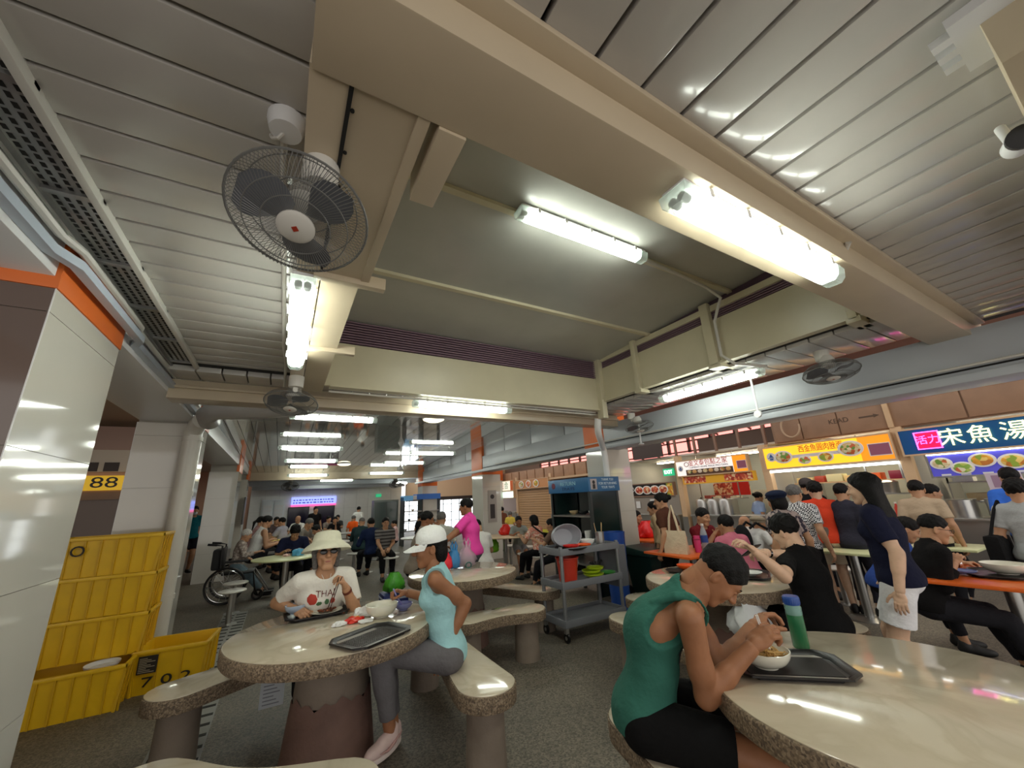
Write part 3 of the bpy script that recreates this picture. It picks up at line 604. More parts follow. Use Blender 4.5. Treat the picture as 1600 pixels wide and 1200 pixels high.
for x, y, l in ((-.5, 7.45, 'white round stool nearest the wheelchair'), (-.52, 8.2, 'white round stool just behind the nearest one by the wheelchair'), (.66, 7.4, 'white stool hidden behind the hatted woman'), (2.14, 9.1, 'stool in front of the man in the striped polo'), (2.32, 9.75, 'stool under the man in the striped polo'),
                (1.95, 10.5, 'stool under the man in navy'), (1.62, 10.6, 'stool under the man in dark teal'), (2.9, 8.6, 'stool right of the striped polo man'), (4.44, 6.75, 'stool nearest the grey trolley, in the gap beside it'), (4.44, 7.3, 'stool in front of the cream table'), (4.1, 8.4, 'stool left of the cream table'), (5.05, 8.2, 'stool under the woman in floral'), (4.9, 8.75, 'stool under the man in grey'),
                (6.55, 2.75, 'stool behind the long-haired woman'), (6.2, 2.9, 'second stool behind the long-haired woman, by the yellow table')): stool(x, y, l)
# ---------------------------------------------------------------- grey trolley
GP = mat('trolley_grey', (.45, .46, .48), .5, bump=.1, bscale=120)
t = thing('utility_trolley', 'grey three-shelf plastic clearing trolley loaded with bowls', 'trolley', (2.82, 3.88, 0)); LX, LY = .92, .45
for z in (.17, .55, .90):
    sh_ = box((.03, .03, z), (LX-.03, LY-.03, z+.015)).build('shelf', GP, t)
    for a, b in (((0, 0), (LX, .03)), ((0, LY-.03), (LX, LY)), ((0, .03), (.03, LY-.03)), ((LX-.03, .03), (LX, LY-.03))): box((a[0], a[1], z-.025), (b[0], b[1], z+.05)).build('lip', GP, sh_, bevel=.006)
for x in (.025, LX-.025):
    for y in (.025, LY-.025):
        MB().cyl((x, y, .14), (x, y, .97), .022, n=14).build('post', mat('post_alu', (.55, .56, .57), .35, metal=.6), t)
        c = MB().cyl((x-.012, y, .05), (x+.012, y, .05), .05, n=20).build('wheel', BLACK, t, bevel=.004); box((x-.02, y-.02, .09), (x+.02, y+.02, .14)).build('fork', STAIN, t); MB().cyl((x-.014, y, .05), (x+.014, y, .05), .02, n=12).build('wheel_hub', STAIN, t)
box((LX+.0, .06, .42), (LX+.16, LY-.04, .90)).build('side_bin', mat('bin_grey', (.40, .41, .43), .5), t, bevel=.012)
def bowl_mb(R, H, rim=.004, foot=.45, n=40):
    out = [(R*foot*.9, 0), (R*foot, .0), (R*foot, .008)]; inn = []
    for i in range(1, 9):
        a = i/8; out.append((R*(foot+(1-foot)*math.sin(a*PI/2)**.9), .008+(H-.008)*(1-math.cos(a*PI/2))**.8))
    for i in range(8, 0, -1):
        a = i/8; inn.append(((R-rim)*(foot+(1-foot)*math.sin(a*PI/2)**.9)-.001, .013+(H-.008)*(1-math.cos(a*PI/2))**.8-.004))
    return MB().lathe(out+inn+[(R*foot*.7, .012), (0, .012)], n)
def bowl(label, x, y, z, R, H, m, group=None):
    o = bowl_mb(R, H).build('bowl', m, loc=(x, y, z)); return tag(o, label, 'bowl', group)
OB = mat('orange_bowl', (.93, .37, .12), .3)
bowl('white bowl stacked beside the cutlery tin on the trolley top', 3.42, 4.12, .918, .1, .075, WHITE); bowl('orange shallow bowl on the trolley top', 3.27, 4.0, .918, .09, .045, OB)
o = tag(box((3.08, 4.0, .917), (3.22, 4.1, .935)).build('blue_dish', BLUE, bevel=.006), 'small blue dish beside the orange bowl on the trolley', 'dish')
t = thing('cutlery_tin', 'steel tin of chopsticks at the right end of the trolley top', 'tin', (3.56, 4.02, .917)); MB().lathe([(0, 0), (.05, 0), (.055, .16), (.05, .16), (.046, .01), (0, .01)], 24).build('tin', STAIN, t)
for i, (dx, dy) in enumerate(((-.05, .01), (.05, .02), (.02, -.03))): MB().cyl((dx*.5, dy*.5, .02), (dx*1.3, dy, .27), .004, n=6).build('chopstick', mat('bamboo', (.80, .68, .48), .5), t)
t = thing('basin_tub', 'grey plastic basin tipped on its side on the trolley top', 'basin', (3.1, 4.14, .925)); bm_ = MB()
bm_.lathe([(.02, .0), (.15, .01), (.19, .12), (.19, .2), (.18, .2), (.165, .12), (.13, .025), (0, .02)], 36, sx=1.15); q = Matrix.Rotation(math.radians(80), 4, 'X') @ Matrix.Translation((0, 0, -.1)); bm_.v = [tuple(q @ Vector(p)) for p in bm_.v]
zz = min(p[2] for p in bm_.v); bm_.v = [(x, y*.6, (z-zz)*.72) for x, y, z in bm_.v]; bm_.build('tub', mat('tub_grey', (.60, .61, .64), .35), t)
o = tag(bowl_mb(.1, .04).build('red_dish', RED, loc=(3.06, 3.98, .93)), 'red dish lying in front of the grey basin', 'dish'); o = tag(bowl_mb(.2, .03, foot=.8).build('black_plate', BLACK, loc=(3.08, 4.02, .915)), 'black plate under the red dish on the trolley', 'plate')
t = thing('bucket', 'red plastic bucket on the middle shelf of the trolley', 'bucket', (3.07, 4.1, .567)); MB().lathe([(0, 0), (.105, 0), (.13, .24), (.14, .245), (.14, .26), (.122, .255), (.1, .01), (0, .01)], 36).build('pail', mat('bucket_red', (.78, .22, .14), .35), t)
MB().tube([(.14*math.cos(a), .02, .22-.1*math.sin(a)) if 0 else (.14*math.cos(a), -.03-.14*math.sin(a)*.3, .23-.14*math.sin(a)) for a in np.linspace(0, PI, 14)], .004, 6).build('bail', STAIN, t)
LIME = mat('lime_bowl', (.66, .76, .14), .35)
for i, (x, y, z) in enumerate(((3.40, 4.02, .567), (3.39, 4.05, .60), (3.44, 4.03, .632))): bowl(('lowest lime green bowl on the middle trolley shelf', 'lime green bowl in the middle of the pile on the shelf', 'top lime green bowl of the pile on the shelf')[i], x, y, z, .125-.01*i, .05, LIME, 'lime bowls on the trolley')
bowl('green bowl at the right of the trolley shelf', 3.62, 4.0, .567, .09, .045, mat('green_bowl', (.25, .55, .25), .35))
t = thing('black_utensils', 'tangle of black ladles behind the lime bowls', 'utensils', (3.56, 4.12, .567))
for i in range(5): MB().tube([(0, 0, .02), (.03*i-.06, .02, .12), (.05*i-.1, .03, .15)], .012, 6).build('ladle', BLACK, t)
# tray return rack behind the trolley, wheelie bin, blue tub
t = thing('tray_return_rack', 'tray return rack with blue header and dark green side behind the trolley', 'rack', (4.1, 4.76, 0)); HB = mat('header_blue', (.16, .36, .52), .35, emit=.08); DG = mat('dark_green_panel', (.10, .17, .16), .15); DK = mat('rack_dark', (.20, .22, .22), .4)
for x in (0, .56):
    for y in (0, 1.0): box((x, y, 0), (x+.045, y+.045, 1.58)).build('post', DK, t)
box((.02, .005, .1), (.6, .03, 1.58)).build('side_panel', DG, t); box((.02, 1.0, .1), (.6, 1.03, 1.58)).build('side_panel', DG, t); box((.58, .03, .1), (.6, 1.0, 1.58)).build('back_panel', mat('rack_glass', (.3, .36, .35), .1, alpha=.45), t)
for z in (.5, .85, 1.2): box((.0, .03, z), (.58, 1.0, z+.025)).build('shelf', STAIN, t)
hd = box((-.02, -.02, 1.58), (.63, 1.06, 1.80)).build('header', HB, t, bevel=.004); PW = mat('print_white', (.80, .86, .90), .5)
for k, s in enumerate(('THANK YOU', 'FOR RETURNING', 'YOUR TRAYS')): lettering(s, .055, frame((.38, -.022, 1.755-.06*k), (1, 0, 0), (0, 0, 1)), PW, hd, .002, width=(.25, .38, .28)[k])
box((.02, -.024, 1.61), (.15, -.019, 1.77)).build('pictogram', mat('picto_pale', (.7, .66, .66), .5), hd); MB().lathe([(0, 0), (.028, 0), (.028, .003), (0, .003)], 16, (.085, -.022, 1.72), Matrix.Rotation(PI/2, 3, 'X')).build('pictogram_head', BLACK, hd); box((.06, -.027, 1.62), (.11, -.023, 1.69)).build('pictogram_body', BLACK, hd)
lettering('RETURN', .085, frame((-.022, .50, 1.72), (0, -1, 0), (0, 0, 1)), mat('print_pale', (.55, .72, .78), .5), hd, .002, width=.4); lettering('TRAYS', .07, frame((-.022, .50, 1.64), (0, -1, 0), (0, 0, 1)), mat('print_navy', (.1, .18, .35), .5), hd, .002, width=.34)
MB().lathe([(0, 0), (.05, 0), (.05, .003), (0, .003)], 20, (-.022, .9, 1.70), Matrix.Rotation(-PI/2, 3, 'Y')).build('emblem', mat('emblem_plum', (.4, .12, .2), .5), hd)
for i, (y, z, r_) in enumerate(((.25, 1.225, .08), (.5, 1.225, .09), (.75, 1.225, .08), (.3, .875, .1), (.62, .875, .09))): bowl(('small white bowl on the top shelf of the near return rack', 'black bowl in the middle of the top shelf of the near return rack', 'sand coloured bowl on the top shelf of the near return rack', 'white bowl on the middle shelf of the near return rack', 'black bowl on the middle shelf of the near return rack')[i], 4.36, 4.76+y, z, r_, .06, (WHITE, mat('bowl_black', (.1, .1, .1), .4), mat('bowl_sand', (.75, .66, .5), .4))[i % 3], 'used crockery in the tray return rack')
o = tag(box((4.15, 5.35, .875), (4.55, 5.7, .895)).build('blue_tray', BLUE, bevel=.006), 'blue tray lying on a shelf of the return rack', 'tray')
o = tag(bowl_mb(.055, .12, foot=.85).build('white_cup', WHITE, loc=(4.2, 5.0, .875)), 'white cup at the front of the return rack shelf', 'cup')
t = thing('wheelie_bin', 'dark green wheeled bin with sloping lid right of the trolley', 'bin', (5.0, 4.55, 0)); BG = mat('bin_green', (.08, .19, .17), .45)
MB().add([(x*k, y*k, z) for z, k in ((.08, .8), (.62, 1)) for x, y in ((-.28, -.26), (.28, -.26), (.28, .26), (-.28, .26))], [(3, 2, 1, 0), (4, 5, 6, 7)]+[(i, (i+1) % 4, 4+(i+1) % 4, 4+i) for i in range(4)]).build('bin_body', BG, t, bevel=.02)
MB().add([(-.31, -.29, .62), (.31, -.29, .62), (.31, .29, .62), (-.31, .29, .62), (-.29, -.27, .68), (.29, -.27, .68), (.28, .27, .74), (-.28, .27, .74)], [(3, 2, 1, 0), (4, 5, 6, 7)]+[(i, (i+1) % 4, 4+(i+1) % 4, 4+i) for i in range(4)]).build('lid', BG, t, bevel=.02)
for s in (-1, 1): MB().cyl((s*.24, .26, .09), (s*.29, .26, .09), .09, n=18).build('wheel', BLACK, t)
t = thing('blue_tub', 'tall blue plastic tub between the trolley and the bin', 'tub', (4.25, 4.5, 0)); MB().lathe([(0, 0), (.13, 0), (.16, .95), (.165, 1.0), (.15, 1.0), (.12, .02), (0, .02)], 28).build('tub', BLUE, t)
# ---------------------------------------------------------------- wheelchair
def torus(c, ax, R, r, n=40): 
    q = Vector((0, 0, 1)).rotation_difference(Vector(ax)).to_matrix(); return MB().tube([Vector(c)+q @ Vector((R*math.cos(a), R*math.sin(a), 0)) for a in np.linspace(0, 2*PI, n, endpoint=False)], r, 8, closed=True)
wc = thing('wheelchair', 'black folding wheelchair with large spoked wheels beside the third column', 'wheelchair', (-.55, 8.95, 0), -.5)
for s in (-1, 1):
    wh = torus((s*.27, 0, .3), (1, 0, 0), .285, .018).build('wheel', BLACK, wc); torus((s*.30, 0, .3), (1, 0, 0), .25, .009).build('hand_rim', CHROME, wh); sp_ = MB()
    for i in range(14): a = 2*PI*i/14; sp_.cyl((s*.27, 0, .3), (s*.27, .28*math.cos(a), .3+.28*math.sin(a)), .003, n=5)
    sp_.build('spokes', STAIN, wh); torus((s*.2, .5, .09), (1, 0, 0), .075, .018, 20).build('caster', BLACK, wc); MB().tube([(s*.22, -.2, .98), (s*.22, -.12, .96), (s*.22, -.1, .5), (s*.22, .0, .48), (s*.22, .4, .48), (s*.22, .45, .2), (s*.2, .5, .09)], .014, 8).build('frame', BLACK, wc); MB().tube([(s*.22, -.34, 1.0), (s*.22, -.2, .98)], .02, 8).build('grip', BLACK, wc)
    box((s*.22-.03, -.05, .66), (s*.22+.03, .3, .7)).build('armrest', BLACK, wc, bevel=.01); box((s*.12-.07, .6, .1), (s*.12+.07, .75, .115)).build('footplate', BLACK, wc); MB().cyl((s*.22, .4, .48), (s*.13, .65, .12), .012, n=8).build('leg_rest', STAIN, wc)
box((-.22, -.08, .46), (.22, .4, .5)).build('seat', mat('vinyl_black', (.06, .06, .065), .5), wc, bevel=.01); box((-.22, -.12, .5), (.22, -.09, .92)).build('backrest', mat('vinyl_black', (.06, .06, .065), .5), wc, bevel=.01)
box((-.16, -.26, .55), (.16, -.12, .9)).build('pouch', mat('pouch_black', (.08, .08, .085), .7), wc, bevel=.04)
# ---------------------------------------------------------------- stalls on the right, facing the hall (fronts at x = 8.6)
XS = 8.6
struct('wall_right', box((11.6, -3, 0), (11.7, 25, 4.6)), mat('stall_back', (.52, .42, .36), .6)); struct('ceiling_stalls', box((7.2, -3, 4.5), (11.7, 25, 4.6)), mat('stall_roof', (.5, .4, .34), .6))
wp = mat('pink_pane', (1.0, .62, .58), .4, emit=1.3, emitc=(1, .60, .56))
wn = struct('window_2', box((11.52, -1.5, 2.3), (11.6, 17, 4.1)), wp)
for i in range(24): box((11.44, -1.5+.8*i, 2.7), (11.52, -1.42+.8*i, 4.15)).build('mullion', mat('steel_brown', (.36, .28, .24), .6), wn)
for i in range(5): box((11.44, -1.5, 2.72+.33*i), (11.52, 17, 2.76+.33*i)).build('glazing_bar', mat('steel_brown', (.36, .28, .24), .6), wn)
FB = BROWNP; STB = mat('truss_brown', (.55, .43, .36), .5)
tr = thing('roof_truss', 'brown steel framework over the stalls in front of the pink windows', 'truss', (XS, 0, 0))
for i in range(8):
    y = 4.3+.55*i; box((.0, y, 2.36), (.05, y+.05, 3.5)).build('upright', STB, tr)
box((-.05, 4.0, 2.85), (.02, 8.6, 2.93)).build('rail', STB, tr); box((-.05, 4.0, 3.3), (.02, 8.6, 3.36)).build('rail', STB, tr); box((1.2, 3.5, 3.0), (1.28, 9, 3.08)).build('rail', STB, tr)
for i in range(5): MB().cyl((.0, 4.3+.9*i, 3.35), (1.6, 4.5+.9*i, 2.95), .03, n=8).build('brace', STB, tr)
box((-.02, 6.9, 2.4), (.0, 7.9, 2.85)).build('dark_vent', mat('vent_dark', (.25, .2, .18), .5), tr); box((.5, 3.4, 2.35), (1.4, 6.2, 2.75)).build('duct', mat('duct_brown', (.42, .34, .29), .5), tr)
fb = struct('wall_stall_fascia', box((XS+.02, -1.5, 2.34), (XS+.12, 4.15, 3.1)), FB)
for i, (a, b) in enumerate(((-1.4, .1), (.12, 1.45), (1.47, 2.28), (2.36, 3.0), (3.02, 3.6), (3.62, 4.1))): box((XS-.01, a, 2.36), (XS+.02, b, 2.78)).build('fascia_panel', FB, fb, bevel=.006)
box((XS-.06, -1.5, 2.8), (XS+.02, 4.1, 2.87)).build('rail', WOODC, fb); box((XS-.05, 2.28, 2.36), (XS+.02, 2.35, 2.85)).build('stile', WOODC, fb)
lettering('KEAD', .12, frame((XS-.015, 3.0, 2.6), (0, -1, 0), (0, 0, 1)), mat('stencil', (.36, .28, .22), .6), fb, .002); MB().box((XS-.016, 2.48, 2.585), (XS-.012, 2.7, 2.61)).add([(XS-.014, 2.42, 2.597), (XS-.014, 2.5, 2.63), (XS-.014, 2.5, 2.565)], [(0, 1, 2)]).build('arrow', mat('stencil', (.36, .28, .22), .6), fb)
tag(MB().tube([(XS-.1, 3.75+.16*math.cos(a), 2.62+.2*math.sin(a)) for a in np.linspace(PI*.95, PI*2.3, 18)], .018, 8).build('cable_loop', mat('cable_tan', (.74, .63, .52), .5)), 'tan cable looping above the orange noodle sign', 'cable')
sb2 = struct('wall_stall_upper', box((XS+.1, 8.7, 2.1), (XS+.2, 17, 2.62)), FB)
for i in range(13): box((XS-.02+.01*(i % 3), 8.8+.62*i, 2.2), (XS+.1, 8.8+.62*i+.55, 2.58)).build('box_panel', mat('carton_brown', (.68, .53, .41), .6, var=.1), sb2, bevel=.01)
box((XS-.08, 8.7, 2.12), (XS+.1, 17, 2.19)).build('shelf_edge', WOODC, sb2)
struct('wall_stall_side', box((XS+2.2, -1.5, 0), (XS+2.25, 17, 2.4)), mat('stall_inner', (.66, .68, .66), .4)); struct('ceiling_stall', box((XS+.1, -1.5, 2.36), (XS+2.25, 17, 2.4)), mat('stall_ceiling', (.8, .79, .76), .5))
# posts between the stalls
posts = [(8.35, 'cream post with a small lamp on top, right of the tray return rack'), (6.52, 'cream post left of the white bun stall sign'), (4.42, 'cream post between the bun stall and the orange noodle stall'), (2.28, 'cream post between the orange and the blue stall signs'), (12.1, 'cream post right of the closed shutter'), (14.6, 'cream post left of the closed shutter'), (.2, 'cream post past the right picture edge')]
for y, lab in posts:
    t = thing('stall_post', lab, 'post', (XS, y, 0)); box((-.03, -.07, 0), (.12, .07, 2.36)).build('post', WOODC, t, bevel=.006); box((-.04, -.075, 0), (-.03, .075, .9)).build('plinth', STAIN, t)
    box((.12, -.04, 0), (2.2, .04, 2.36)).build('partition', mat('partition_grey', (.62, .62, .6), .5), t)
t = thing('post_lamp', 'small bright lamp on the cream post right of the tray rack', 'lamp', (XS-.12, 8.35, 2.3)); MB().ell((0, 0, 0), (.07, .07, .045), 16).build('shade', mat('bulb', (1, .97, .9), .4, emit=5), t); box((.0, -.02, -.01), (.1, .02, .01)).build('arm', WHITE, t)
FOODS = [food('food_noodle', [(.88, .80, .62), (.80, .40, .22), (.93, .88, .74), (.45, .60, .25), (.85, .74, .5)], 22), food('food_red', [(.78, .30, .2), (.86, .52, .34), (.65, .2, .14), (.93, .78, .6)], 20), food('food_gold', [(.90, .66, .22), (.95, .82, .45), (.8, .5, .2), (.6, .7, .25)], 18), food('food_green', [(.55, .70, .28), (.93, .9, .78), (.75, .8, .4), (.85, .45, .3)], 18)]
def dish_print(parent, y, z, r, i, x=-.012, plate=(.93, .92, .9)):
    M = Matrix.Rotation(-PI/2, 3, 'Y'); o = MB().lathe([(0, 0), (r, 0), (r, .006), (r*.9, .008), (0, .008)], 28, (x, y, z), M, sx=.72).build('plate_print', mat('plate_print', plate, .5), parent)
    MB().lathe([(0, .008), (r*.78, .008), (r*.74, .012), (0, .014)], 26, (x, y, z), M, sx=.72).build('food_print', FOODS[i % 4], o)
def stall_sign(name, label, y0, y1, z0, z1, m, emit=.5, x=XS-.12, depth=.1, rimm=WOODC):
    t = thing('stall_sign', label, 'sign', (x, (y0+y1)/2, (z0+z1)/2)); L, H = (y1-y0)/2, (z1-z0)/2
    box((0, -L, -H), (depth, L, H)).build('panel', m, t)
    for a, b in (((-.012, -L-.025, H), (depth, L+.025, H+.025)), ((-.012, -L-.025, -H-.025), (depth, L+.025, -H)), ((-.012, -L-.025, -H), (depth, -L, H)), ((-.012, L, -H), (depth, L+.025, H))): box(a, b).build('sign_frame', rimm, t)
    return t, L, H
def W_(s, size, y, z, m, p, x=-.004, width=None): return lettering(s, size, frame((x, y, z), (0, -1, 0), (0, 0, 1)), m, p, .002, width=width)
RI = mat('red_ink', (.75, .17, .13), .5); NI_ = mat('navy_ink', (.16, .16, .35), .5); EB = mat('emblem_blue', (.2, .38, .66), .5)
def emblem(t, y, z, r):
    M = Matrix.Rotation(-PI/2, 3, 'Y'); e = MB().lathe([(0, 0), (r, 0), (r, .004), (0, .004)], 24, (-.002, y, z), M).build('emblem', WHITE, t)
    MB().add([(-.008, y-r*.45, z-r*.05), (-.008, y+r*.45, z-r*.05), (-.008, y, z+r*.7)], [(0, 1, 2)]).build('emblem_mark', EB, e); box((-.009, y-r*.7, z-r*.25), (-.007, y+r*.7, z-r*.12)).build('emblem_bar', EB, e); box((-.009, y-r*.35, z-r*.65), (-.007, y+r*.35, z-r*.35)).build('emblem_base', EB, e)
def side_panel(t, L, H, w, m):
    box((-.004, -L, -H), (.0, -L+w, H)).build('side_panel', m, t); box((-.007, -L+.06*w, -H*.6), (-.004, -L+w*.7, H*.3)).build('notice', mat('notice_mauve', (.62, .36, .46), .5), t); f_ = MB()
    for a, b in (((-L+.03*w, -H*.66), (-L+w*.73, -H*.6)), ((-L+.03*w, H*.3), (-L+w*.73, H*.36)), ((-L+.03*w, -H*.6), (-L+.06*w, H*.3)), ((-L+.7*w, -H*.6), (-L+.73*w, H*.3))): f_.box((-.008, a[0], a[1]), (-.004, b[0], b[1]))
    f_.build('notice_border', WHITE, t)
# orange noodle stall
ysg = mat('sign_amber', (.97, .73, .16), .4, emit=.75); t, L, H = stall_sign('s', 'orange and yellow noodle stall sign with red characters and bowls of noodles', 2.36, 4.34, 1.86, 2.26, ysg)
side_panel(t, L, H, .42, mat('side_orange', (.95, .58, .12), .4, emit=.5)); emblem(t, .86, .02, .09)
W_('西金魚圓肉脞面', .14, .0, .11, RI, t, width=.70); box((-.003, -.35, -.04), (0, .62, .02)).build('band', mat('band_pale', (.86, .84, .86), .5), t)
for i, (y, z, r) in enumerate(((.64, -.0, .17), (.28, -.09, .11), (-.06, -.07, .125), (-.45, .03, .185))): dish_print(t, y, z, r, (0, 3, 2, 0)[i])
# bun stall
wsg = mat('sign_pale', (.90, .87, .85), .4, emit=.6); t, L, H = stall_sign('s', 'white bun stall sign with a row of buns and a red strip below it', 4.72, 6.47, 1.86, 2.2, wsg)
side_panel(t, L, H, .3, mat('side_orange', (.95, .58, .12), .4, emit=.5)); emblem(t, .76, .0, .07); W_('金文泰包點之家', .15, .03, .1, RI, t, width=.98); W_('CLEMENTI HOME MADE PAO DIAN', .06, .03, .005, NI_, t, width=.98)
MB().tube([(-.004, .58+.06*math.cos(a), .09+.05*math.sin(a)) for a in np.linspace(0, 2*PI, 16, endpoint=False)], .008, 5, closed=True).build('bun_emblem', mat('ink_brown', (.5, .28, .22), .5), t); box((-.003, -.56, -.17), (0, .62, -.04)).build('photo_strip', mat('photo_dark', (.36, .25, .18), .5), t)
for i in range(8): MB().ell((-.004, .53-.14*i, -.09), (.006, .06, .042), 14).build('bun_print', (FOODS[0], mat('bun_tan', (.87, .67, .42), .5), mat('bun_white', (.92, .86, .78), .5))[i % 3], t)
t, L, H = stall_sign('s', 'narrow red and yellow food strip under the white bun stall sign', 4.66, 6.33, 1.68, 1.83, FOODS[1], x=XS-.1, rimm=mat('strip_yellow', (.95, .72, .2), .4)); box((-.003, -.2, -H), (0, .25, H)).build('middle_panel', mat('strip_yellow', (.95, .72, .2), .4), t)
# fish soup stall
bsg = mat('sign_blue', (.05, .29, .50), .35, emit=.12); t, L, H = stall_sign('s', 'blue fish soup stall sign with glowing yellow characters', .3, 2.24, 1.90, 2.27, bsg)
NY = mat('neon_yellow', (1, .93, .55), .4, emit=3.2); NP = mat('neon_pink', (1, .35, .85), .4, emit=2.6)
for s, y in (('宋', .41), ('魚', .12), ('湯', -.19)): W_(s, .27, y, .0, NY, t, x=-.02)
pk = box((-.02, .53, -.12), (-.004, .79, .13)).build('seal', mat('seal_crimson', (.78, .08, .3), .4, emit=.6), t); MB().tube([(-.024, .53, -.12), (-.024, .79, -.12), (-.024, .79, .13), (-.024, .53, .13)], .011, 6, closed=True).build('neon_border', NP, pk)
W_('活力', .14, .66, .005, NP, pk, x=-.026)
mn = mat('menu_indigo', (.27, .26, .62), .4, emit=.5); t, L, H = stall_sign('s', 'lit blue menu board with plates of fish soup under the blue sign', .2, 2.02, 1.55, 1.86, mn, x=XS-.06, rimm=STAIN)
for i, (y, z, r) in enumerate(((.78, .03, .12), (.58, -.05, .12), (.37, .04, .135), (.10, -.0, .14), (-.18, .05, .14), (-.48, .0, .14), (-.78, .03, .13))): dish_print(t, y, z, r, (0, 3, 2, 2, 1, 0, 3)[i]); box((-.004, y-.06, -.15), (-.001, y+.04, -.125)).build('price_tag', WHITE, t)
box((-.03, -L, H-.0), (.0, L, H+.03)).build('light_strip', mat('led_white', (.95, .98, 1), .4, emit=5), t)
t, L, H = stall_sign('s', 'second lower menu board with fried dishes at the right edge', -.1, 1.12, 1.30, 1.52, mn, x=XS-.05, rimm=STAIN)
for i in range(3): dish_print(t, .42-.4*i, 0, .15, 1+i)
o = tag(box((XS-.14, 1.18, 1.33), (XS-.13, 1.5, 1.56)).build('notice_sheet', mat('sheet_lilac', (.80, .74, .80), .6)), 'lilac notice sheet hanging below the fish soup menu', 'notice'); box((XS-.142, 1.22, 1.37), (XS-.14, 1.45, 1.53)).build('print_block', mat('print_mauve', (.62, .5, .6), .6), o)
# pork noodle stall left of the bun stall
t, L, H = stall_sign('s', 'dark menu board with a row of red soup bowls', 6.75, 8.2, 1.42, 1.72, mat('menu_black', (.10, .07, .06), .4), x=XS-.02, rimm=STB)
for i in range(4): dish_print(t, .38-.27*i, 0, .155, 1)
MB().tube([(-.004, .63, -.06), (-.004, .68, .04), (-.004, .6, .08), (-.004, .56, .0), (-.004, .62, -.03)], .01, 5).build('squiggle', WHITE, t); box((-.003, -L, -H), (0, -.53, H)).build('photo_panel', FOODS[2], t)
t = thing('exit_sign', 'green EXIT sign between the soup stall and the bun stall', 'sign', (XS-.14, 6.72, 1.98)); box((0, -.16, -.09), (.04, .16, .09)).build('panel', mat('exit_green', (.14, .62, .42), .4, emit=.8), t); W_('EXIT', .13, 0, 0, mat('exit_white', (1, 1, 1), .4, emit=2), t, width=.24)
t = thing('exit_sign', 'green exit sign at the far end of the hall', 'sign', (4.35, 21.7, 1.98)); box((-.14, 0, -.08), (.14, .04, .08)).build('panel', mat('exit_green', (.14, .62, .42), .4, emit=.8), t)
# inside the stalls: counters, shelves, lamps, pots
def counter(label, y0, y1, z=.95, m=STAIN):
    t = thing('stall_counter', label, 'counter', (XS, (y0+y1)/2, 0)); L = (y1-y0)/2-.1; box((.0, -L, 0), (.5, L, z-.04)).build('cabinet', m, t); box((-.05, -L, z-.04), (.55, L, z)).build('worktop', STAIN, t, bevel=.006)
    return t
for lab, a, b in (('steel counter of the soup stall behind the woman with the tote bag', 6.6, 8.3), ('steel counter of the bun stall', 4.5, 6.45), ('steel counter of the orange noodle stall', 2.35, 4.35), ('steel counter of the fish soup stall', .3, 2.2), ('counter of the far bright stall', 14.7, 17)): counter(lab, a, b)
t = thing('stall_light', 'long white strip light under the orange noodle sign', 'light', (XS-.05, 3.35, 1.80)); box((0, -.98, -.02), (.05, .98, .02)).build('tube', mat('led_white', (.95, .98, 1), .4, emit=5), t); box((.0, -1.0, .02), (.06, 1.0, .035)).build('batten', WHITE, t)
for i, (y, lab) in enumerate(((3.3, 'ceiling tube inside the orange noodle stall'), (5.5, 'ceiling tube inside the bun stall'), (1.2, 'ceiling tube inside the fish soup stall'), (7.4, 'ceiling tube inside the soup stall'), (15.8, 'ceiling tube inside the far bright stall'))):
    t = thing('stall_light', lab, 'light', (XS+1.1, y, 2.34)); box((-.06, -.6, -.04), (.06, .6, -.01)).build('tube', mat('stall_tube', (1, .93, .80), .4, emit=24), t); box((-.08, -.62, -.01), (.08, .62, .01)).build('batten', WHITE, t)
def shelf(label, y0, y1, z, x=XS+.5, d=.3):
    t = thing('stall_shelf', label, 'shelf', (x, (y0+y1)/2, z)); L = (y1-y0)/2; box((0, -L, -.02), (d, L, 0)).build('board', WOODC if z > 1.5 else STAIN, t)
    for s in (-1, 1): box((0.0, s*(L-.02)-.01, 0), (.02, s*(L-.02)+.01, 2.34-z)).build('hanger', STAIN, t)
    return t
shelf('upper shelf in the orange noodle stall with tubs and boxes', 2.5, 4.2, 1.55); shelf('steel shelf at the right in the orange noodle stall', 2.42, 2.95, 1.32, XS+.3); shelf('steel shelf inside the bun stall by the food poster', 5.3, 6.3, 1.3, XS+.4)
tubs = [(4.0, .3, (.88, .80, .60)), (3.75, .16, (.72, .28, .2)), (3.5, .26, (.85, .86, .7)), (3.2, .3, (.90, .80, .56)), (2.92, .22, (.90, .42, .16)), (2.6, .2, (.55, .12, .25))]
for i, (y, w_, c) in enumerate(tubs):
    o = box((XS+.52, y-w_/2, 1.551), (XS+.76, y+w_/2, 1.551+.1+.02*(i % 3))).build('storage_tub', mat('tub_%d' % i, c, .4), bevel=.012); tag(o, ('cream', 'rust red', 'pale green', 'straw coloured', 'orange', 'crimson')[i]+' tub on the upper shelf of the orange noodle stall', 'tub')
t = thing('steel_pot', 'steel pot on the right shelf of the orange noodle stall', 'pot', (XS+.45, 2.72, 1.32)); MB().lathe([(0, 0), (.12, 0), (.13, .17), (.135, .18), (0, .18)], 26).build('pot', STAIN, t); MB().lathe([(.135, .18), (.08, .21), (0, .22)], 26).build('lid', STAIN, t)
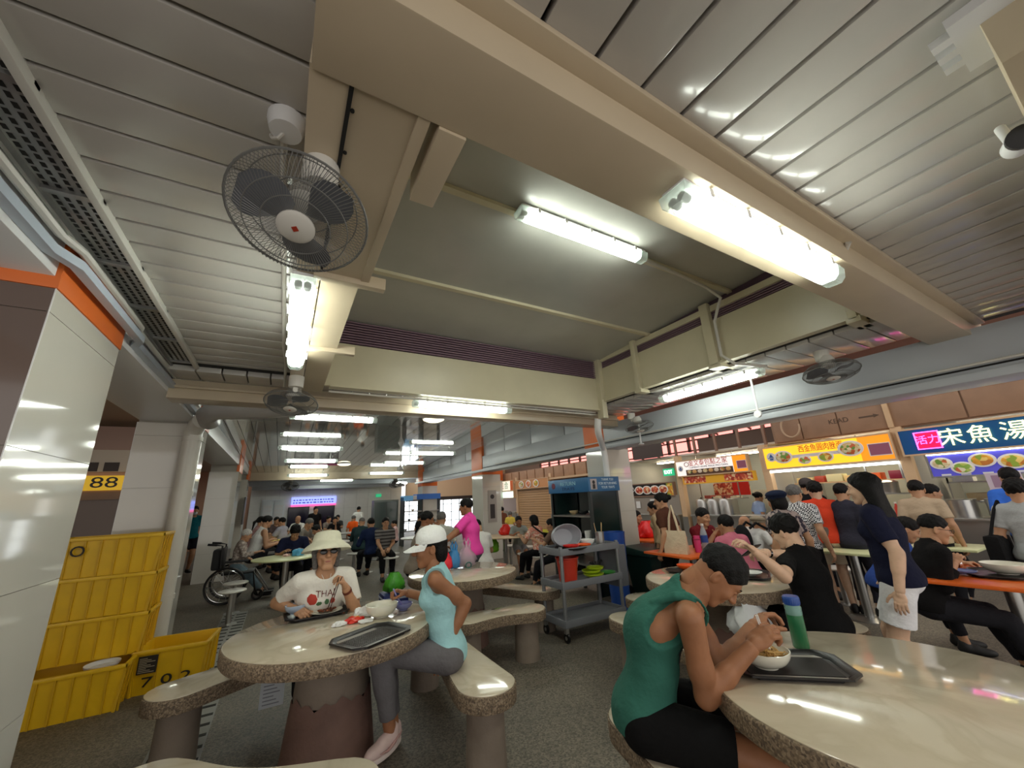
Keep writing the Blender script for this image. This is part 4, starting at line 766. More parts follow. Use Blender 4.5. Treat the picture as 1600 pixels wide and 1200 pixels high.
for i, y in enumerate((1.9, 1.5, .9, .5)):
    t = thing('stock_pot', ('leftmost', 'second', 'third', 'rightmost')[i]+' large steel stock pot on the fish soup counter', 'pot', (XS+.25, y, .95), 0, 'stock pots on the fish soup counter'); MB().lathe([(0, 0), (.16, 0), (.16, .25), (.17, .26), (0, .26)], 24).build('pot', STAIN, t); MB().tube([(.0, .16, .2), (.0, .2, .2), (.0, .2, .23), (0, .16, .23)], .008, 6).build('handle', STAIN, t)
o = tag(box((XS+.9, 5.35, 1.35), (XS+.93, 6.25, 1.65)).build('food_poster', FOODS[1]), 'red food poster inside the bun stall', 'poster'); box((XS+.89, 5.35, 1.35), (XS+.9, 5.75, 1.65)).build('red_block', RED, o)
o = tag(box((XS+.9, 4.75, .95), (XS+.93, 5.3, 1.45)).build('pale_board', mat('board_cream', (.88, .86, .76), .5)), 'cream board leaning in the back of the bun stall', 'board')
for i in range(4):
    o = tag(box((XS+.42, 5.4+.22*i, 1.301), (XS+.62, 5.56+.22*i, 1.34+.03*(i % 2))).build('carton', mat('carton_%d' % (i % 2), ((.85, .82, .7), (.65, .3, .25))[i % 2], .6)), ('pale low carton at the right of the bun stall shelf', 'dark red carton right of the middle on the bun stall shelf', 'pale carton left of the middle on the bun stall shelf', 'dark red carton at the left of the bun stall shelf')[i], 'carton', 'cartons on the bun stall shelf')
for i in range(3):
    t = thing('bun_steamer', ('right', 'middle', 'left')[i]+' one of three steel bun steamers on the bun stall counter', 'steamer', (XS+.25, 5.6+.3*i, .95), 0, 'bun steamers'); MB().lathe([(0, 0), (.14, 0), (.14, .3), (.12, .34), (0, .36)], 24).build('steamer', STAIN, t); MB().ell((0, 0, .37), (.02, .02, .02), 10).build('knob', BLACK, t)
for i, (y, z) in enumerate(((7.9, 1.1), (7.4, 1.15))): tag(box((XS-.02, y, z), (XS-.01, y+.14, z+.18)).build('paper_notice', WHITE), ('white paper notice left on the soup stall front', 'white paper notice right on the soup stall front')[i], 'notice')
box((XS, 6.62, .95), (XS+.02, 8.28, 1.42)).build('stall_screen', mat('screen_grey', (.60, .57, .53), .3)); tag(bpy.data.objects['stall_screen'], 'grey steel screen below the dark menu board', 'screen')
# closed shutter stall and the bright stalls beyond it
t = thing('shutter', 'closed tan roller shutter beyond the tray return rack', 'shutter', (XS, 13.35, 0))
for i in range(17): box((.0, -1.15, .35+.09*i), (.03, 1.15, .435+.09*i)).build('shutter_slat', mat('shutter_tan', (.72, .57, .40), .45), t, bevel=.012)
box((-.02, -1.15, .25), (.05, 1.15, .35)).build('bottom_rail', mat('shutter_yellow', (.80, .78, .25), .4), t)
t, L, H = stall_sign('s', 'orange-brown sign with plates above the closed shutter', 12.1, 14.5, 1.88, 2.2, mat('sign_tan', (.80, .55, .32), .4)); 
for i in range(3): dish_print(t, .7-.55*i, 0, .2, i)
t, L, H = stall_sign('s', 'pale sign with two coloured characters left of the shutter sign', 14.7, 16.5, 1.85, 2.25, mat('sign_cream_lit', (.95, .93, .85), .4, emit=.5)); W_('佳', .34, .1, 0, mat('ink_pink', (.85, .3, .42), .5), t); W_('合', .34, -.3, 0, mat('ink_teal', (.4, .65, .55), .5), t); box((-.004, -L, -H), (0, -.65, H)).build('orange_panel', OTOP, t)
t, L, H = stall_sign('s', 'bright pale green lit board under the two-character sign', 14.7, 16.4, 1.55, 1.8, mat('board_mint', (.85, .96, .90), .4, emit=1.2)); 
t, L, H = stall_sign('s', 'bright yellow sign farthest along the stall row', 16.7, 18.6, 1.75, 2.2, mat('sign_lemon', (.97, .88, .25), .4, emit=.8)); dish_print(t, .3, 0, .2, 2); dish_print(t, -.3, .0, .2, 0)
t, L, H = stall_sign('s', 'violet lit poster below the yellow far sign', 17.3, 18.3, 1.2, 1.7, mat('poster_violet', (.72, .70, .95), .4, emit=.8))
t = thing('column', 'orange-painted column head beside the pale stall sign', 'column', (8.09, 15.6, 0)); box((0, 0, 2.3), (.4, .4, 2.75)).build('orange_band', ORANGE, t); box((.02, .02, 0), (.38, .38, 2.3)).build('shaft', TILE, t)
# second return rack far down the hall
t = thing('return_rack', 'far tray return rack with blue header near the exit sign', 'rack', (4.0, 15.3, 0))
for x in (0, .7, 1.4): box((x, 0, 0), (x+.05, .5, 1.75)).build('post', DK, t)
for z in (.5, .85, 1.2): box((.0, .0, z), (1.4, .5, z+.03)).build('shelf', STAIN, t)
box((.5, -.03, 1.65), (1.45, .5, 1.85)).build('header', mat('header_royal', (.18, .36, .62), .4, emit=.15), t); box((0, -.03, 1.62), (.35, .5, 1.8)).build('header', mat('header_cyan', (.4, .62, .78), .4, emit=.2), t); box((.36, -.03, 1.64), (.49, .0, 1.8)).build('pictogram', WHITE, t)
for i in range(10): bowl(('first', 'second', 'third', 'fourth')[i//3]+(' white bowl on the lowest', ' black bowl on the middle', ' sand bowl on the top')[i % 3]+' shelf of the far return rack', 4.15+.13*i, 15.5, (.53, .88, 1.23)[i % 3], .06, .06, (WHITE, BLACK, mat('bowl_sand', (.75, .66, .5), .4))[(i*7) % 3], 'crockery in the far return rack')
t = thing('glass_cabinet', 'tall dark glass cabinet left of the far return rack', 'cabinet', (3.3, 17.3, 0)); box((0, 0, 0), (1.0, .5, 1.7)).build('body', mat('cabinet_grey', (.42, .45, .44), .4), t); box((.04, -.02, .2), (.96, 0, 1.62)).build('glass_door', mat('cabinet_glass', (.30, .34, .33), .08), t); box((.48, -.03, .2), (.52, -.02, 1.62)).build('mullion', DK, t)

# shelves and boxes at the back of the fish soup stall
for k, z in enumerate((1.15, 1.45)):
    t = shelf(('lower', 'upper')[k]+' dark shelf at the back of the fish soup stall', .4, 2.15, z, XS+1.0)
    for i in range(4):
        y = .6+.42*i+.1*k; tag(box((XS+1.02, y-.12, z+.001), (XS+1.24, y+.12, z+.12+.03*((i+k) % 3))).build('storage_box', mat('storage_%d' % ((i+k) % 4), ((.86, .86, .84), (.70, .28, .22), (.55, .6, .58), (.82, .74, .55))[(i+k) % 4], .5), bevel=.01), ('white', 'rust red', 'grey green', 'sand')[(i+k) % 4]+' storage box on the '+('lower', 'upper')[k]+' back shelf of the fish soup stall', 'box')
for i in range(9):
    y = 2.6+.19*i; c = ((.75, .2, .12), (.85, .8, .6), (.25, .4, .2))[i % 3]
    t = thing('sauce_bottle', ('first', 'second', 'third')[i//3]+(' red', ' cream', ' green')[i % 3]+' sauce bottle from the right on the noodle stall counter', 'bottle', (XS+.08, y, .95)); MB().lathe([(0, 0), (.03, 0), (.033, .14), (.014, .19), (.014, .21), (0, .21)], 14).build('bottle_body', mat('sauce_%d' % (i % 3), c, .3), t); MB().cyl((0, 0, .21), (0, 0, .235), .016, n=10).build('cap', WHITE, t)
# ---------------------------------------------------------------- people: smooth implicit bodies
class Field:
    """signed distance samples on a grid; smooth union of round cones and ellipsoids; surface extraction"""
    def __init__(s, lo, hi, h):
        s.lo = np.array(lo, dtype=np.float32); s.h = h
        s.n = np.maximum(4, np.ceil((np.array(hi)-s.lo)/h).astype(int)+1)
        s.d = np.full(s.n, .25, dtype=np.float32)
    def block(s, a, b):
        i0 = np.clip(np.floor((np.array(a)-s.lo)/s.h).astype(int), 0, s.n-1); i1 = np.clip(np.ceil((np.array(b)-s.lo)/s.h).astype(int)+1, 1, s.n)
        g = [s.lo[k]+s.h*np.arange(i0[k], i1[k], dtype=np.float32) for k in range(3)]
        return (slice(i0[0], i1[0]), slice(i0[1], i1[1]), slice(i0[2], i1[2])), g[0][:, None, None], g[1][None, :, None], g[2][None, None, :]
    def join(s, sl, d, k):
        a = s.d[sl]
        if k <= 0: s.d[sl] = np.minimum(a, d); return
        h = np.clip(.5+.5*(a-d)/k, 0, 1); s.d[sl] = a*(1-h)+d*h-k*h*(1-h)
    def cone(s, a, b, ra, rb=None, k=.02, cut=None):
        """cut: fraction of the length after which the cone stops flat"""
        rb = ra if rb is None else rb
        a = np.array(a, dtype=np.float32); b = np.array(b, dtype=np.float32); m = max(ra, rb)+k+2.5*s.h
        sl, X, Y, Z = s.block(np.minimum(a, b)-m, np.maximum(a, b)+m)
        e = b-a; L2 = float(e@e)+1e-12
        t = ((X-a[0])*e[0]+(Y-a[1])*e[1]+(Z-a[2])*e[2])/L2; tc = np.clip(t, 0, 1)
        d = np.sqrt((X-a[0]-tc*e[0])**2+(Y-a[1]-tc*e[1])**2+(Z-a[2]-tc*e[2])**2)-(ra+(rb-ra)*tc)
        if cut is not None: d = np.maximum(d, (t-cut)*math.sqrt(L2))
        s.join(sl, d, k)
    def ell(s, c, r, R=None, k=.02, sub=False):
        c = np.array(c, dtype=np.float32); r = np.array(r, dtype=np.float32); m = float(r.max())+k+2.5*s.h
        sl, X, Y, Z = s.block(c-m, c+m)
        X, Y, Z = X-c[0], Y-c[1], Z-c[2]
        if R is not None:
            R = np.array(R, dtype=np.float32); X, Y, Z = (R[0, 0]*X+R[1, 0]*Y+R[2, 0]*Z, R[0, 1]*X+R[1, 1]*Y+R[2, 1]*Z, R[0, 2]*X+R[1, 2]*Y+R[2, 2]*Z)
        k0 = np.sqrt((X/r[0])**2+(Y/r[1])**2+(Z/r[2])**2); k1 = np.sqrt((X/r[0]**2)**2+(Y/r[1]**2)**2+(Z/r[2]**2)**2)+1e-9
        d = k0*(k0-1)/k1
        if sub:
            a = s.d[sl]; h = np.clip(.5-.5*(a+d)/k, 0, 1); s.d[sl] = a*(1-h)-d*h+k*h*(1-h)
        else: s.join(sl, d, k)
    def plane(s, p, n):
        """keep only the side that n points away from"""
        n = np.array(n, dtype=np.float32); n /= np.linalg.norm(n); sl, X, Y, Z = s.block(s.lo, s.lo+s.h*s.n)
        s.d = np.maximum(s.d, (X-p[0])*n[0]+(Y-p[1])*n[1]+(Z-p[2])*n[2])
    def ball_cut(s, c, r):
        sl, X, Y, Z = s.block(np.array(c)-r-3*s.h, np.array(c)+r+3*s.h)
        s.d[sl] = np.maximum(s.d[sl], r-np.sqrt((X-c[0])**2+(Y-c[1])**2+(Z-c[2])**2))
    def mesh(s):
        d = s.d.copy(); d[0] = d[-1] = .1; d[:, 0] = d[:, -1] = .1; d[:, :, 0] = d[:, :, -1] = .1
        I = d < 0; n = s.n
        cs = [(i, j, k) for i in (0, 1) for j in (0, 1) for k in (0, 1)]
        sh = lambda A, c: A[c[0]:n[0]-1+c[0], c[1]:n[1]-1+c[1], c[2]:n[2]-1+c[2]]
        cnt = sum(sh(I, c).astype(np.int8) for c in cs); act = (cnt > 0) & (cnt < 8)
        idx = np.argwhere(act); N = len(idx); vid = np.full(act.shape, -1, dtype=np.int64); vid[act] = np.arange(N)
        cv = np.stack([d[idx[:, 0]+c[0], idx[:, 1]+c[1], idx[:, 2]+c[2]] for c in cs], 1)
        acc = np.zeros((N, 3)); num = np.zeros(N)
        for a in range(8):
            for b in range(a+1, 8):
                df = [cs[b][q]-cs[a][q] for q in range(3)]
                if sum(map(abs, df)) != 1: continue
                va, vb = cv[:, a], cv[:, b]; x = (va < 0) != (vb < 0); t = np.where(x, va/(va-vb+1e-12), 0)
                acc += np.where(x[:, None], np.array(cs[a])+t[:, None]*np.array(df), 0); num += x
        V = (idx+acc/np.maximum(num, 1)[:, None])*s.h+s.lo
        Q = []
        for ax in range(3):
            o1, o2 = [q for q in range(3) if q != ax]
            A = I.take(range(n[ax]-1), axis=ax); B = I.take(range(1, n[ax]), axis=ax); E = np.argwhere(A != B)
            E = E[(E[:, o1] > 0) & (E[:, o2] > 0) & (E[:, o1] < n[o1]-1) & (E[:, o2] < n[o2]-1)]
            if not len(E): continue
            inside = A[E[:, 0], E[:, 1], E[:, 2]]
            def at(u, w):
                F = E.copy(); F[:, o1] -= u; F[:, o2] -= w; return vid[F[:, 0], F[:, 1], F[:, 2]]
            q = np.stack([at(1, 1), at(0, 1), at(0, 0), at(1, 0)], 1)
            fl = inside if ax != 1 else ~inside
            q[~fl] = q[~fl][:, ::-1]; Q.append(q)
        return V, (np.concatenate(Q) if Q else np.zeros((0, 4), dtype=np.int64))
def join_meshes(parts):
    Vs, Qs, n = [], [], 0
    for V, Q in parts: Vs.append(V); Qs.append(Q+n); n += len(V)
    return np.concatenate(Vs), np.concatenate(Qs)
def mesh_np(name, V, Q):
    me = bpy.data.meshes.new(name); me.vertices.add(len(V)); me.vertices.foreach_set('co', np.asarray(V, dtype=np.float32).ravel())
    m = Q.shape[1]; me.loops.add(len(Q)*m); me.loops.foreach_set('vertex_index', Q.astype(np.int32).ravel())
    me.polygons.add(len(Q)); me.polygons.foreach_set('loop_start', np.arange(0, len(Q)*m, m, dtype=np.int32))
    me.update(calc_edges=True); me.validate(); me.polygons.foreach_set('use_smooth', np.ones(len(Q), dtype=bool))
    return me
LIB = {}
def lib(key, fn):
    if key not in LIB: LIB[key] = fn()
    return LIB[key]
def A(*p): return np.array(p, dtype=np.float64)
# --- heads, hair and hands in their own frames (x right, y to the face, z up; origin behind the eyes)
def make_head(h, old=0, fem=0, neck=1):
    F = Field((-.12, -.14, -.25), (.12, .16, .14), h); j = 1-.07*fem
    F.ell((0, -.012, .032), (.074, .093, .083), k=.01)
    F.ell((0, .02, -.02), (.066*j, .068, .075), k=.03)
    F.ell((0, .03, -.07), (.05*j, .05, .045), k=.03)
    F.cone((-.018, .066, -.1), (.018, .066, -.1), .016, k=.028)
    for sx in (-1, 1):
        F.ell((sx*.04, .064, -.028), (.02, .018, .02), k=.025)
        F.cone((sx*.012, .086, .022), (sx*.042, .07, .022), .009, .008, k=.018)
        F.ell((sx*.031, .094, .003), (.018, .014, .011), k=.014, sub=True)
        F.ell((sx*.031, .078, .002), (.014, .011, .009), k=.004)
        F.ell((sx*.074, -.012, -.012), (.009, .02, .032), Matrix.Rotation(sx*.35, 3, 'Z'), k=.006)
        F.ell((sx*.084, -.006, -.012), (.006, .01, .018), k=.004, sub=True)
        if old: F.ell((sx*.045, .062, -.058), (.012, .016, .022), k=.02, sub=True)
    F.cone((0, .085, .008), (0, .108, -.027), .0075, .0125, k=.012)
    F.ell((0, .096, -.031), (.019, .011, .009), k=.01)
    F.cone((-.018, .081, -.056), (.018, .081, -.056), .0075, k=.007)
    F.cone((-.014, .079, -.069), (.014, .079, -.069), .009, k=.007)
    F.ell((0, .094, -.0625), (.022, .008, .0022), k=.004, sub=True)
    F.cone((0, -.028, -.05), (0, -.038, -.115), .056-.008*fem, .05-.008*fem, k=.03)
    return F.mesh()
def make_hair(style, h, hat=False):
    F = Field((-.16, -.22, -.48), (.16, .15, .17), h)
    sl, X, Y, Z = F.block(F.lo, F.lo+F.h*F.n)
    def e(c, r):
        x, y, z = (X-c[0])/r[0], (Y-c[1])/r[1], (Z-c[2])/r[2]; k0 = np.sqrt(x*x+y*y+z*z); k1 = np.sqrt((x/r[0])**2+(y/r[1])**2+(z/r[2])**2)+1e-9
        return k0*(k0-1)/k1
    hl = ((Y-.005)*.095-(Z+.03)*.08)/.124          # in front of and below the hairline
    rough = .0035*np.sin(X*95+Y*40)*np.sin(Y*110+Z*30)*np.sin(Z*90)
    if style in ('short', 'thin', 'crew'):
        t = {'short': .0, 'thin': -.008, 'crew': -.004}[style]
        d = e((0, -.012, .04), (.083+t, .103+t, .09+t))+rough
        d = np.maximum(d, hl); d = np.maximum(d, -(Z+.06+.3*np.maximum(0, Y)))
        if style == 'thin': d = np.maximum(d, .072-np.sqrt((Z-.13)**2+X**2+(Y-.03)**2))
        d = np.maximum(d, .026-np.sqrt((np.abs(X)-.08)**2+(Y+.006)**2+(Z+.012)**2))
    elif style == 'thick':
        d = e((0, -.012, .05), (.09, .112, .098))+2*rough; d = np.maximum(d, hl-.006); d = np.maximum(d, -(Z+.055+.35*np.maximum(0, Y)))
        d = np.maximum(d, .022-np.sqrt((np.abs(X)-.085)**2+(Y-.0)**2+(Z+.02)**2))
    else:
        d = e((0, -.014, .04), (.086, .106, .09))+rough; d = np.maximum(d, hl)
        d = np.maximum(d, -(Z+.065))
    if hat: d = np.maximum(d, Z-.03)
    F.d = d.astype(np.float32)
    if style == 'bun': F.ell((0, -.125, .045), (.04, .036, .04), k=.012)
    if style == 'tail':
        F.cone((0, -.1, .03), (0, -.15, -.02), .028, .03, k=.02); F.cone((0, -.15, -.02), (.0, -.16, -.2), .03, .012, k=.02)
    if style == 'tuck': F.ell((0, -.062, -.035), (.078, .05, .075), k=.02); F.ball_cut((.085, .012, -.02), .034); F.ball_cut((-.085, .012, -.02), .034)
    if style == 'bob':
        for sx in (-1, 1): F.cone((sx*.074, -.02, .01), (sx*.07, -.01, -.085), .022, .018, k=.02)
        F.ell((0, -.06, -.03), (.08, .06, .085), k=.02)
    if style == 'long':
        for a in range(-2, 3): F.cone((a*.033, -.07+.012*abs(a), .02), (a*.042, -.095+.015*abs(a), -.2), .036, .034, k=.03); F.cone((a*.042, -.095+.015*abs(a), -.2), (a*.036, -.10, -.4), .034, .018, k=.03)
        for sx in (-1, 1): F.cone((sx*.07, .0, .03), (sx*.078, -.035, -.1), .022, .022, k=.02)
    return F.mesh()
def make_hand(h, curl=(20, 25, 15), thumb=(.75, .62, -.25), splay=.06):
    """right hand: wrist at the origin, fingers along +y, thumb on -x, palm on -z"""
    F = Field((-.11, -.05, -.12), (.07, .22, .06), h)
    F.cone((0, -.04, 0), (0, .015, 0), .024, .025, k=.01)
    F.ell((0, .05, -.002), (.04, .052, .0155), k=.015)
    F.ell((-.024, .03, -.008), (.018, .028, .014), k=.012)
    for i, (x, ln) in enumerate(((-.029, .92), (-.0095, 1.02), (.0105, .96), (.0285, .76))):
        p = A(x, .088-.006*abs(i-1.2), .001); a = 0; sp = (i-1.4)*splay
        for j, (l, r0, r1) in enumerate(((.043, .0098, .009), (.027, .009, .0083), (.023, .0083, .007))):
            a += math.radians(curl[j])
            q = p+l*ln*A(math.sin(sp)*math.cos(a), math.cos(sp)*math.cos(a), -math.sin(a))
            F.cone(p, q, r0, r1, k=.004 if j else .006); p = q
    t = A(-thumb[0], thumb[1], thumb[2]); t /= np.linalg.norm(t); p = A(-.026, .018, -.004)
    t2 = t+A(.45, .35, -.1); t2 /= np.linalg.norm(t2)
    q = p+.042*t; F.cone(p, q, .0135, .0115, k=.012); r = q+.032*(t+t2)/np.linalg.norm(t+t2); F.cone(q, r, .0108, .0098, k=.004); F.cone(r, r+.024*t2, .0096, .008, k=.004)
    return F.mesh()
HANDS = {'relax': dict(curl=(22, 26, 16)), 'grip': dict(curl=(62, 68, 38), thumb=(.35, .6, -.75)), 'pinch': dict(curl=(42, 62, 40), thumb=(.2, .75, -.65)), 'flat': dict(curl=(6, 10, 6), thumb=(.8, .6, -.1)), 'cup': dict(curl=(32, 42, 28), thumb=(.6, .5, -.6))}
def hand_mesh(pose, h, left):
    V, Q = lib(('hand', pose, h), lambda: make_hand(h, **HANDS[pose]))
    return (V*A(-1, 1, 1), Q[:, ::-1]) if left else (V, Q)
def make_shoe(h, kind):
    F = Field((-.08, -.14, -.03), (.08, .24, .16), h)
    F.ell((0, .115, .03), (.045, .085, .038), k=.03); F.ell((0, -.01, .04), (.036, .062, .045), k=.04); F.cone((0, -.0, .05), (0, .06, .05), .038, .036, k=.03)
    if kind == 'shoe': F.cone((0, -.01, .05), (0, -.015, .085), .04, .042, k=.02)
    F.plane((0, 0, .0), (0, 0, -1))
    return F.mesh()
def RX(a): return np.array(Matrix.Rotation(a, 3, 'X'))
def RZ(a): return np.array(Matrix.Rotation(a, 3, 'Z'))
def ik(a, t, l1, l2, pole):
    d = t-a; L = np.linalg.norm(d); L = min(L, (l1+l2)*.995); d = d/np.linalg.norm(d); t = a+d*L
    x = (l1*l1-l2*l2+L*L)/(2*L); hgt = math.sqrt(max(0, l1*l1-x*x)); p = pole-d*(pole@d); p = p/(np.linalg.norm(p)+1e-9)
    return a+d*x+p*hgt, t
SHAPES = dict(hat_bucket=None)
def hat_mesh(kind):
    b = MB()
    if kind == 'bucket':
        pr = [(0, .142), (.05, .14), (.078, .133), (.092, .118), (.1, .085), (.103, .072), (.106, .066), (.13, .05), (.155, .03), (.172, .008), (.172, .004), (.155, .025), (.13, .046), (.1, .062), (.094, .085), (.084, .112), (0, .13)]
        b.lathe(pr, 48, (0, -.018, .012), sx=.96, sy=1.06)
    elif kind == 'sunhat':
        pr = [(0, .128), (.06, .126), (.09, .1), (.1, .04), (.15, .02), (.2, .01), (.2, .006), (.1, .034), (0, .1)]; b.lathe(pr, 32, (0, -.01, .0), sy=1.08)
    elif kind == 'flat':
        b.ell((0, -.02, .075), (.105, .125, .055), 24); b.ell((0, .07, .05), (.075, .06, .012), 20)
        b.lathe([(.09, .02), (.093, .06)], 24, (0, -.012, 0), sy=1.12)
    else:                                           # cap with a bill
        pr = [(.088, .022), (.0905, .03), (.09, .06), (.082, .09), (.06, .115), (.03, .127), (0, .129)]; b.lathe(pr, 36, (0, -.012, .005), sy=1.1)
        vs, fs = [], []; n = 14
        for t in (0, 1):
            for i in range(n+1):
                a = -1.25+2.5*i/n
                for r, y in ((0, 0), (1, 1)):
                    x = .087*math.sin(a); yy = .094*math.cos(a)-.012
                    x2 = .078*math.sin(a); y2 = yy+.085*max(0, math.cos(a*1.05))
                    vs.append((x if not r else x2, yy-.004 if not r else y2, .033+(-.02-.012*math.cos(a)+.02*abs(math.sin(a))*0)*r - .0035*t - .02*abs(math.sin(a))*r*.8))
        m = 2*(n+1)
        for i in range(n):
            a, bb, c, d2 = 2*i, 2*i+1, 2*i+3, 2*i+2
            fs += [(a, bb, c, d2), (m+a, m+d2, m+c, m+bb), (bb, m+bb, m+c, c)]
        b.add(vs, fs)
        b.lathe([(0, .004), (.008, .002), (.009, -.002)], 10, (0, -.012, .134))
    return b
def head_thing(name, mb, m, root, M4, sharp=45):
    mb.v = [tuple(M4 @ Vector(p)) for p in mb.v]
    return mb.build(name, m, root, sharp=sharp)
SKINS = dict(fair=(.84, .69, .58), tan=(.74, .56, .43), brown=(.60, .41, .29), deep=(.52, .34, .24))
HAIRC = dict(black=(.045, .04, .04), brown=(.16, .11, .085), grey=(.42, .41, .4), white=(.8, .79, .77))
PEOPLE = 0
def person(label, head, rel=0, sit=None, lean=.05, hunch=.1, hp=.1, hy=0, skin_='tan', hair='short', hairc='black', top=('tee', (.5, .5, .5)), bottom=('long', (.1, .1, .12)),
           shoe=(.1, .1, .1), w=1.0, fem=0, rh='hang', lh='hang', rw=None, lw=None, hpose=('relax', 'relax'), lod=1, hat=None, old=0, rot=None, group=None, stride=0, feet=.1, knees=.09,
           glasses=None, mask=None, pattern=None, belly=0, elbow=.35, side=0, palm=(None, None), legs=None, eyes=None, sleeve=None, poles=(None, None), hsize=1.0):
    """head = world x, y and z of the crown; rel = facing seen from the camera (0 back to it, 90 to the right, 180 towards it)"""
    hx, hyy, zt = head
    rz = rot if rot is not None else -(math.atan2(hx, hyy)+math.radians(rel))
    h = {0: .007, 1: .0115, 2: .0155, 3: .02}[lod]; hh = {0: .0034, 1: .0055, 2: .008, 3: .0105}[lod]; hhand = {0: .0028, 1: .0045, 2: .0065, 3: .0085}[lod]
    D = lambda a: A(math.sin(side)*math.cos(a), math.sin(a), math.cos(a)*math.cos(side))
    a1, a2, a3, an = lean*.7, lean, lean+hunch, (lean+hunch)*.5+hp*.4
    K = .17*D(a1)+.17*D(a2)+.16*D(a3)+.085*D(an)+.19*D(hp)
    s = zt/(.92+K[2]) if sit is None else (zt-sit)/(.09+K[2])
    s = max(.6, min(1.35, s))
    P = A(0, 0, .92*s if sit is None else sit+.09*s)
    S1 = P+.17*s*D(a1); S2 = S1+.17*s*D(a2); C = S2+.16*s*D(a3); N = C+.085*s*D(an); HC = N+.075*s*D(hp)+A(0, .012*s, 0)
    off = HC[:2]
    Rw = RZ(rz); rootxy = A(hx, hyy)-Rw[:2, :2]@off
    root = thing('person', label, 'person', (rootxy[0], rootxy[1], 0), rz, group)
    loc = lambda p: RZ(-rz)@(A(*p)-A(rootxy[0], rootxy[1], 0))
    uR = RX(-a2); uS = RX(-a3)
    shw = (.172 if not fem else .155)*s*(.5+.5*w)
    SH = [C+A(sx*shw, 0, -.035*s)+uS@A(0, -.008*s, 0) for sx in (1, -1)]
    HIP = [P+A(sx*.088*s, 0, -.01*s) for sx in (1, -1)]
    # arms
    WR, EL = [], []
    for i, sx in enumerate((1, -1)):
        tgt = (rw, lw)[i]; mode = (rh, lh)[i]
        if tgt is not None: t = loc(tgt)
        else:
            t = {'hang': A(sx*.26*s*(.6+.4*w), .03+stride*sx*.12, P[2]-.04*s), 'lap': A(sx*.08, .26*s, P[2]+.1*s), 'table': A(sx*.16, P[1]+.4*s, .80), 'eat': A(sx*.06, HC[1]+.17*s, HC[2]-.25*s),
                 'phone': A(sx*.05, HC[1]+.25*s, HC[2]-.28*s), 'hold': A(sx*.2, .2*s, P[2]+.16*s), 'cross': A(-sx*.06, S2[1]+.17*s, S2[2]-.03*s), 'reach': A(sx*.14, .46*s, P[2]+.3*s), 'chin': A(sx*.03, HC[1]+.1*s, HC[2]-.19*s), 'knee': A(sx*.12, .4*s, P[2]+.08*s)}[mode]
        pole = poles[i] if poles[i] is not None else A(sx*elbow, -.45, -.55) if mode != 'hang' or tgt is not None else A(sx*.1, -1, 0)
        e, t = ik(SH[i], t, .285*s, .25*s, A(*pole)); WR.append(t); EL.append(e)
    # legs
    KN, AN = [], []
    for i, sx in enumerate((1, -1)):
        if legs: an_ = loc(legs[i])
        elif sit is None: an_ = A(sx*.09*s, sx*stride*.22, .085*s+max(0, -sx*stride)*.06)
        else: an_ = A(sx*(knees+.01), .38*s+feet+.05*sx*stride, .085*s)
        k, an_ = ik(HIP[i], an_, .42*s, .44*s, A(sx*(.05 if sit is None else knees*2-.1), 1, .5 if sit is not None else 0)); KN.append(k); AN.append(an_)
    pts = np.array([P, S1, S2, C, N, *SH, *EL, *WR, *HIP, *KN, *AN]); lo, hi = pts.min(0)-.24*s, pts.max(0)+.24*s
    hi[2] = max(hi[2], C[2]+.16*s)
    tk, bk = top[0], bottom[0]
    slv = {'tee': .72, 'tank': 0, 'long': 1.75, 'cap': .4, 'none': 0}[tk] if sleeve is None else sleeve
    plen = {'long': 1.82, 'shorts': .72, 'mini': .45, 'capri': 1.45, 'none': 0}[bk]
    def torso(F, g):
        gp = g+((.004 if fem else .012) if g > 0 else 0)
        F.ell(P+A(0, -.006*s, .0), (.165*s*w*(1.05 if fem else 1)+gp, .118*s*w+gp, .12*s+gp), RX(-a1*.5), k=.05)
        F.ell(S1+uR@A(0, .012*s+belly*.04, -.01), (.14*s*w+g+belly*.03, (.1+.05*belly)*s*w+g, .13*s+g), uR, k=.06)
        F.ell(S2+uS@A(0, .004*s, -.015*s), (.152*s*w+g, .112*s*w+g, .14*s+g), uS, k=.06)
        F.cone(SH[0]*.82+SH[1]*.18, SH[0]*.18+SH[1]*.82, .062*s+g, k=.06)
        if fem:
            for sx in (-1, 1): F.ell(S2+uS@A(sx*.066*s, .082*s, .015*s), (.055*s+g, .05*s+g, .055*s+g), k=.03)
        F.cone(C-uS@A(0, 0, .05*s), C+A(0, .0, .03*s), .085*s+g, .06*s+g, k=.05)
    def arm(F, i, g, cut=2.0, ra=.05, rb=.04, rc=.029):
        a, e, t = SH[i], EL[i], WR[i]; q = .85+.15*w
        if cut < 1: F.cone(a, e, ra*s*q+g*1.15, (rb*s*q+g*1.3)+.006, k=.03, cut=cut)
        else:
            F.cone(a, e, ra*s*q+g, rb*s*q+g, k=.03)
            if g == 0: F.ell(a*.35+e*.65, (.043*s*q, .043*s*q, .05*s), k=.03)
            F.cone(e, t, rb*s*q+g, (rc*s*q if cut >= 2 else .036*s)+g, k=.02, cut=None if cut >= 2 else cut-1)
            if g == 0: F.cone(e+(t-e)*.15, e+(t-e)*.45, .041*s*q, .037*s*q, k=.02)
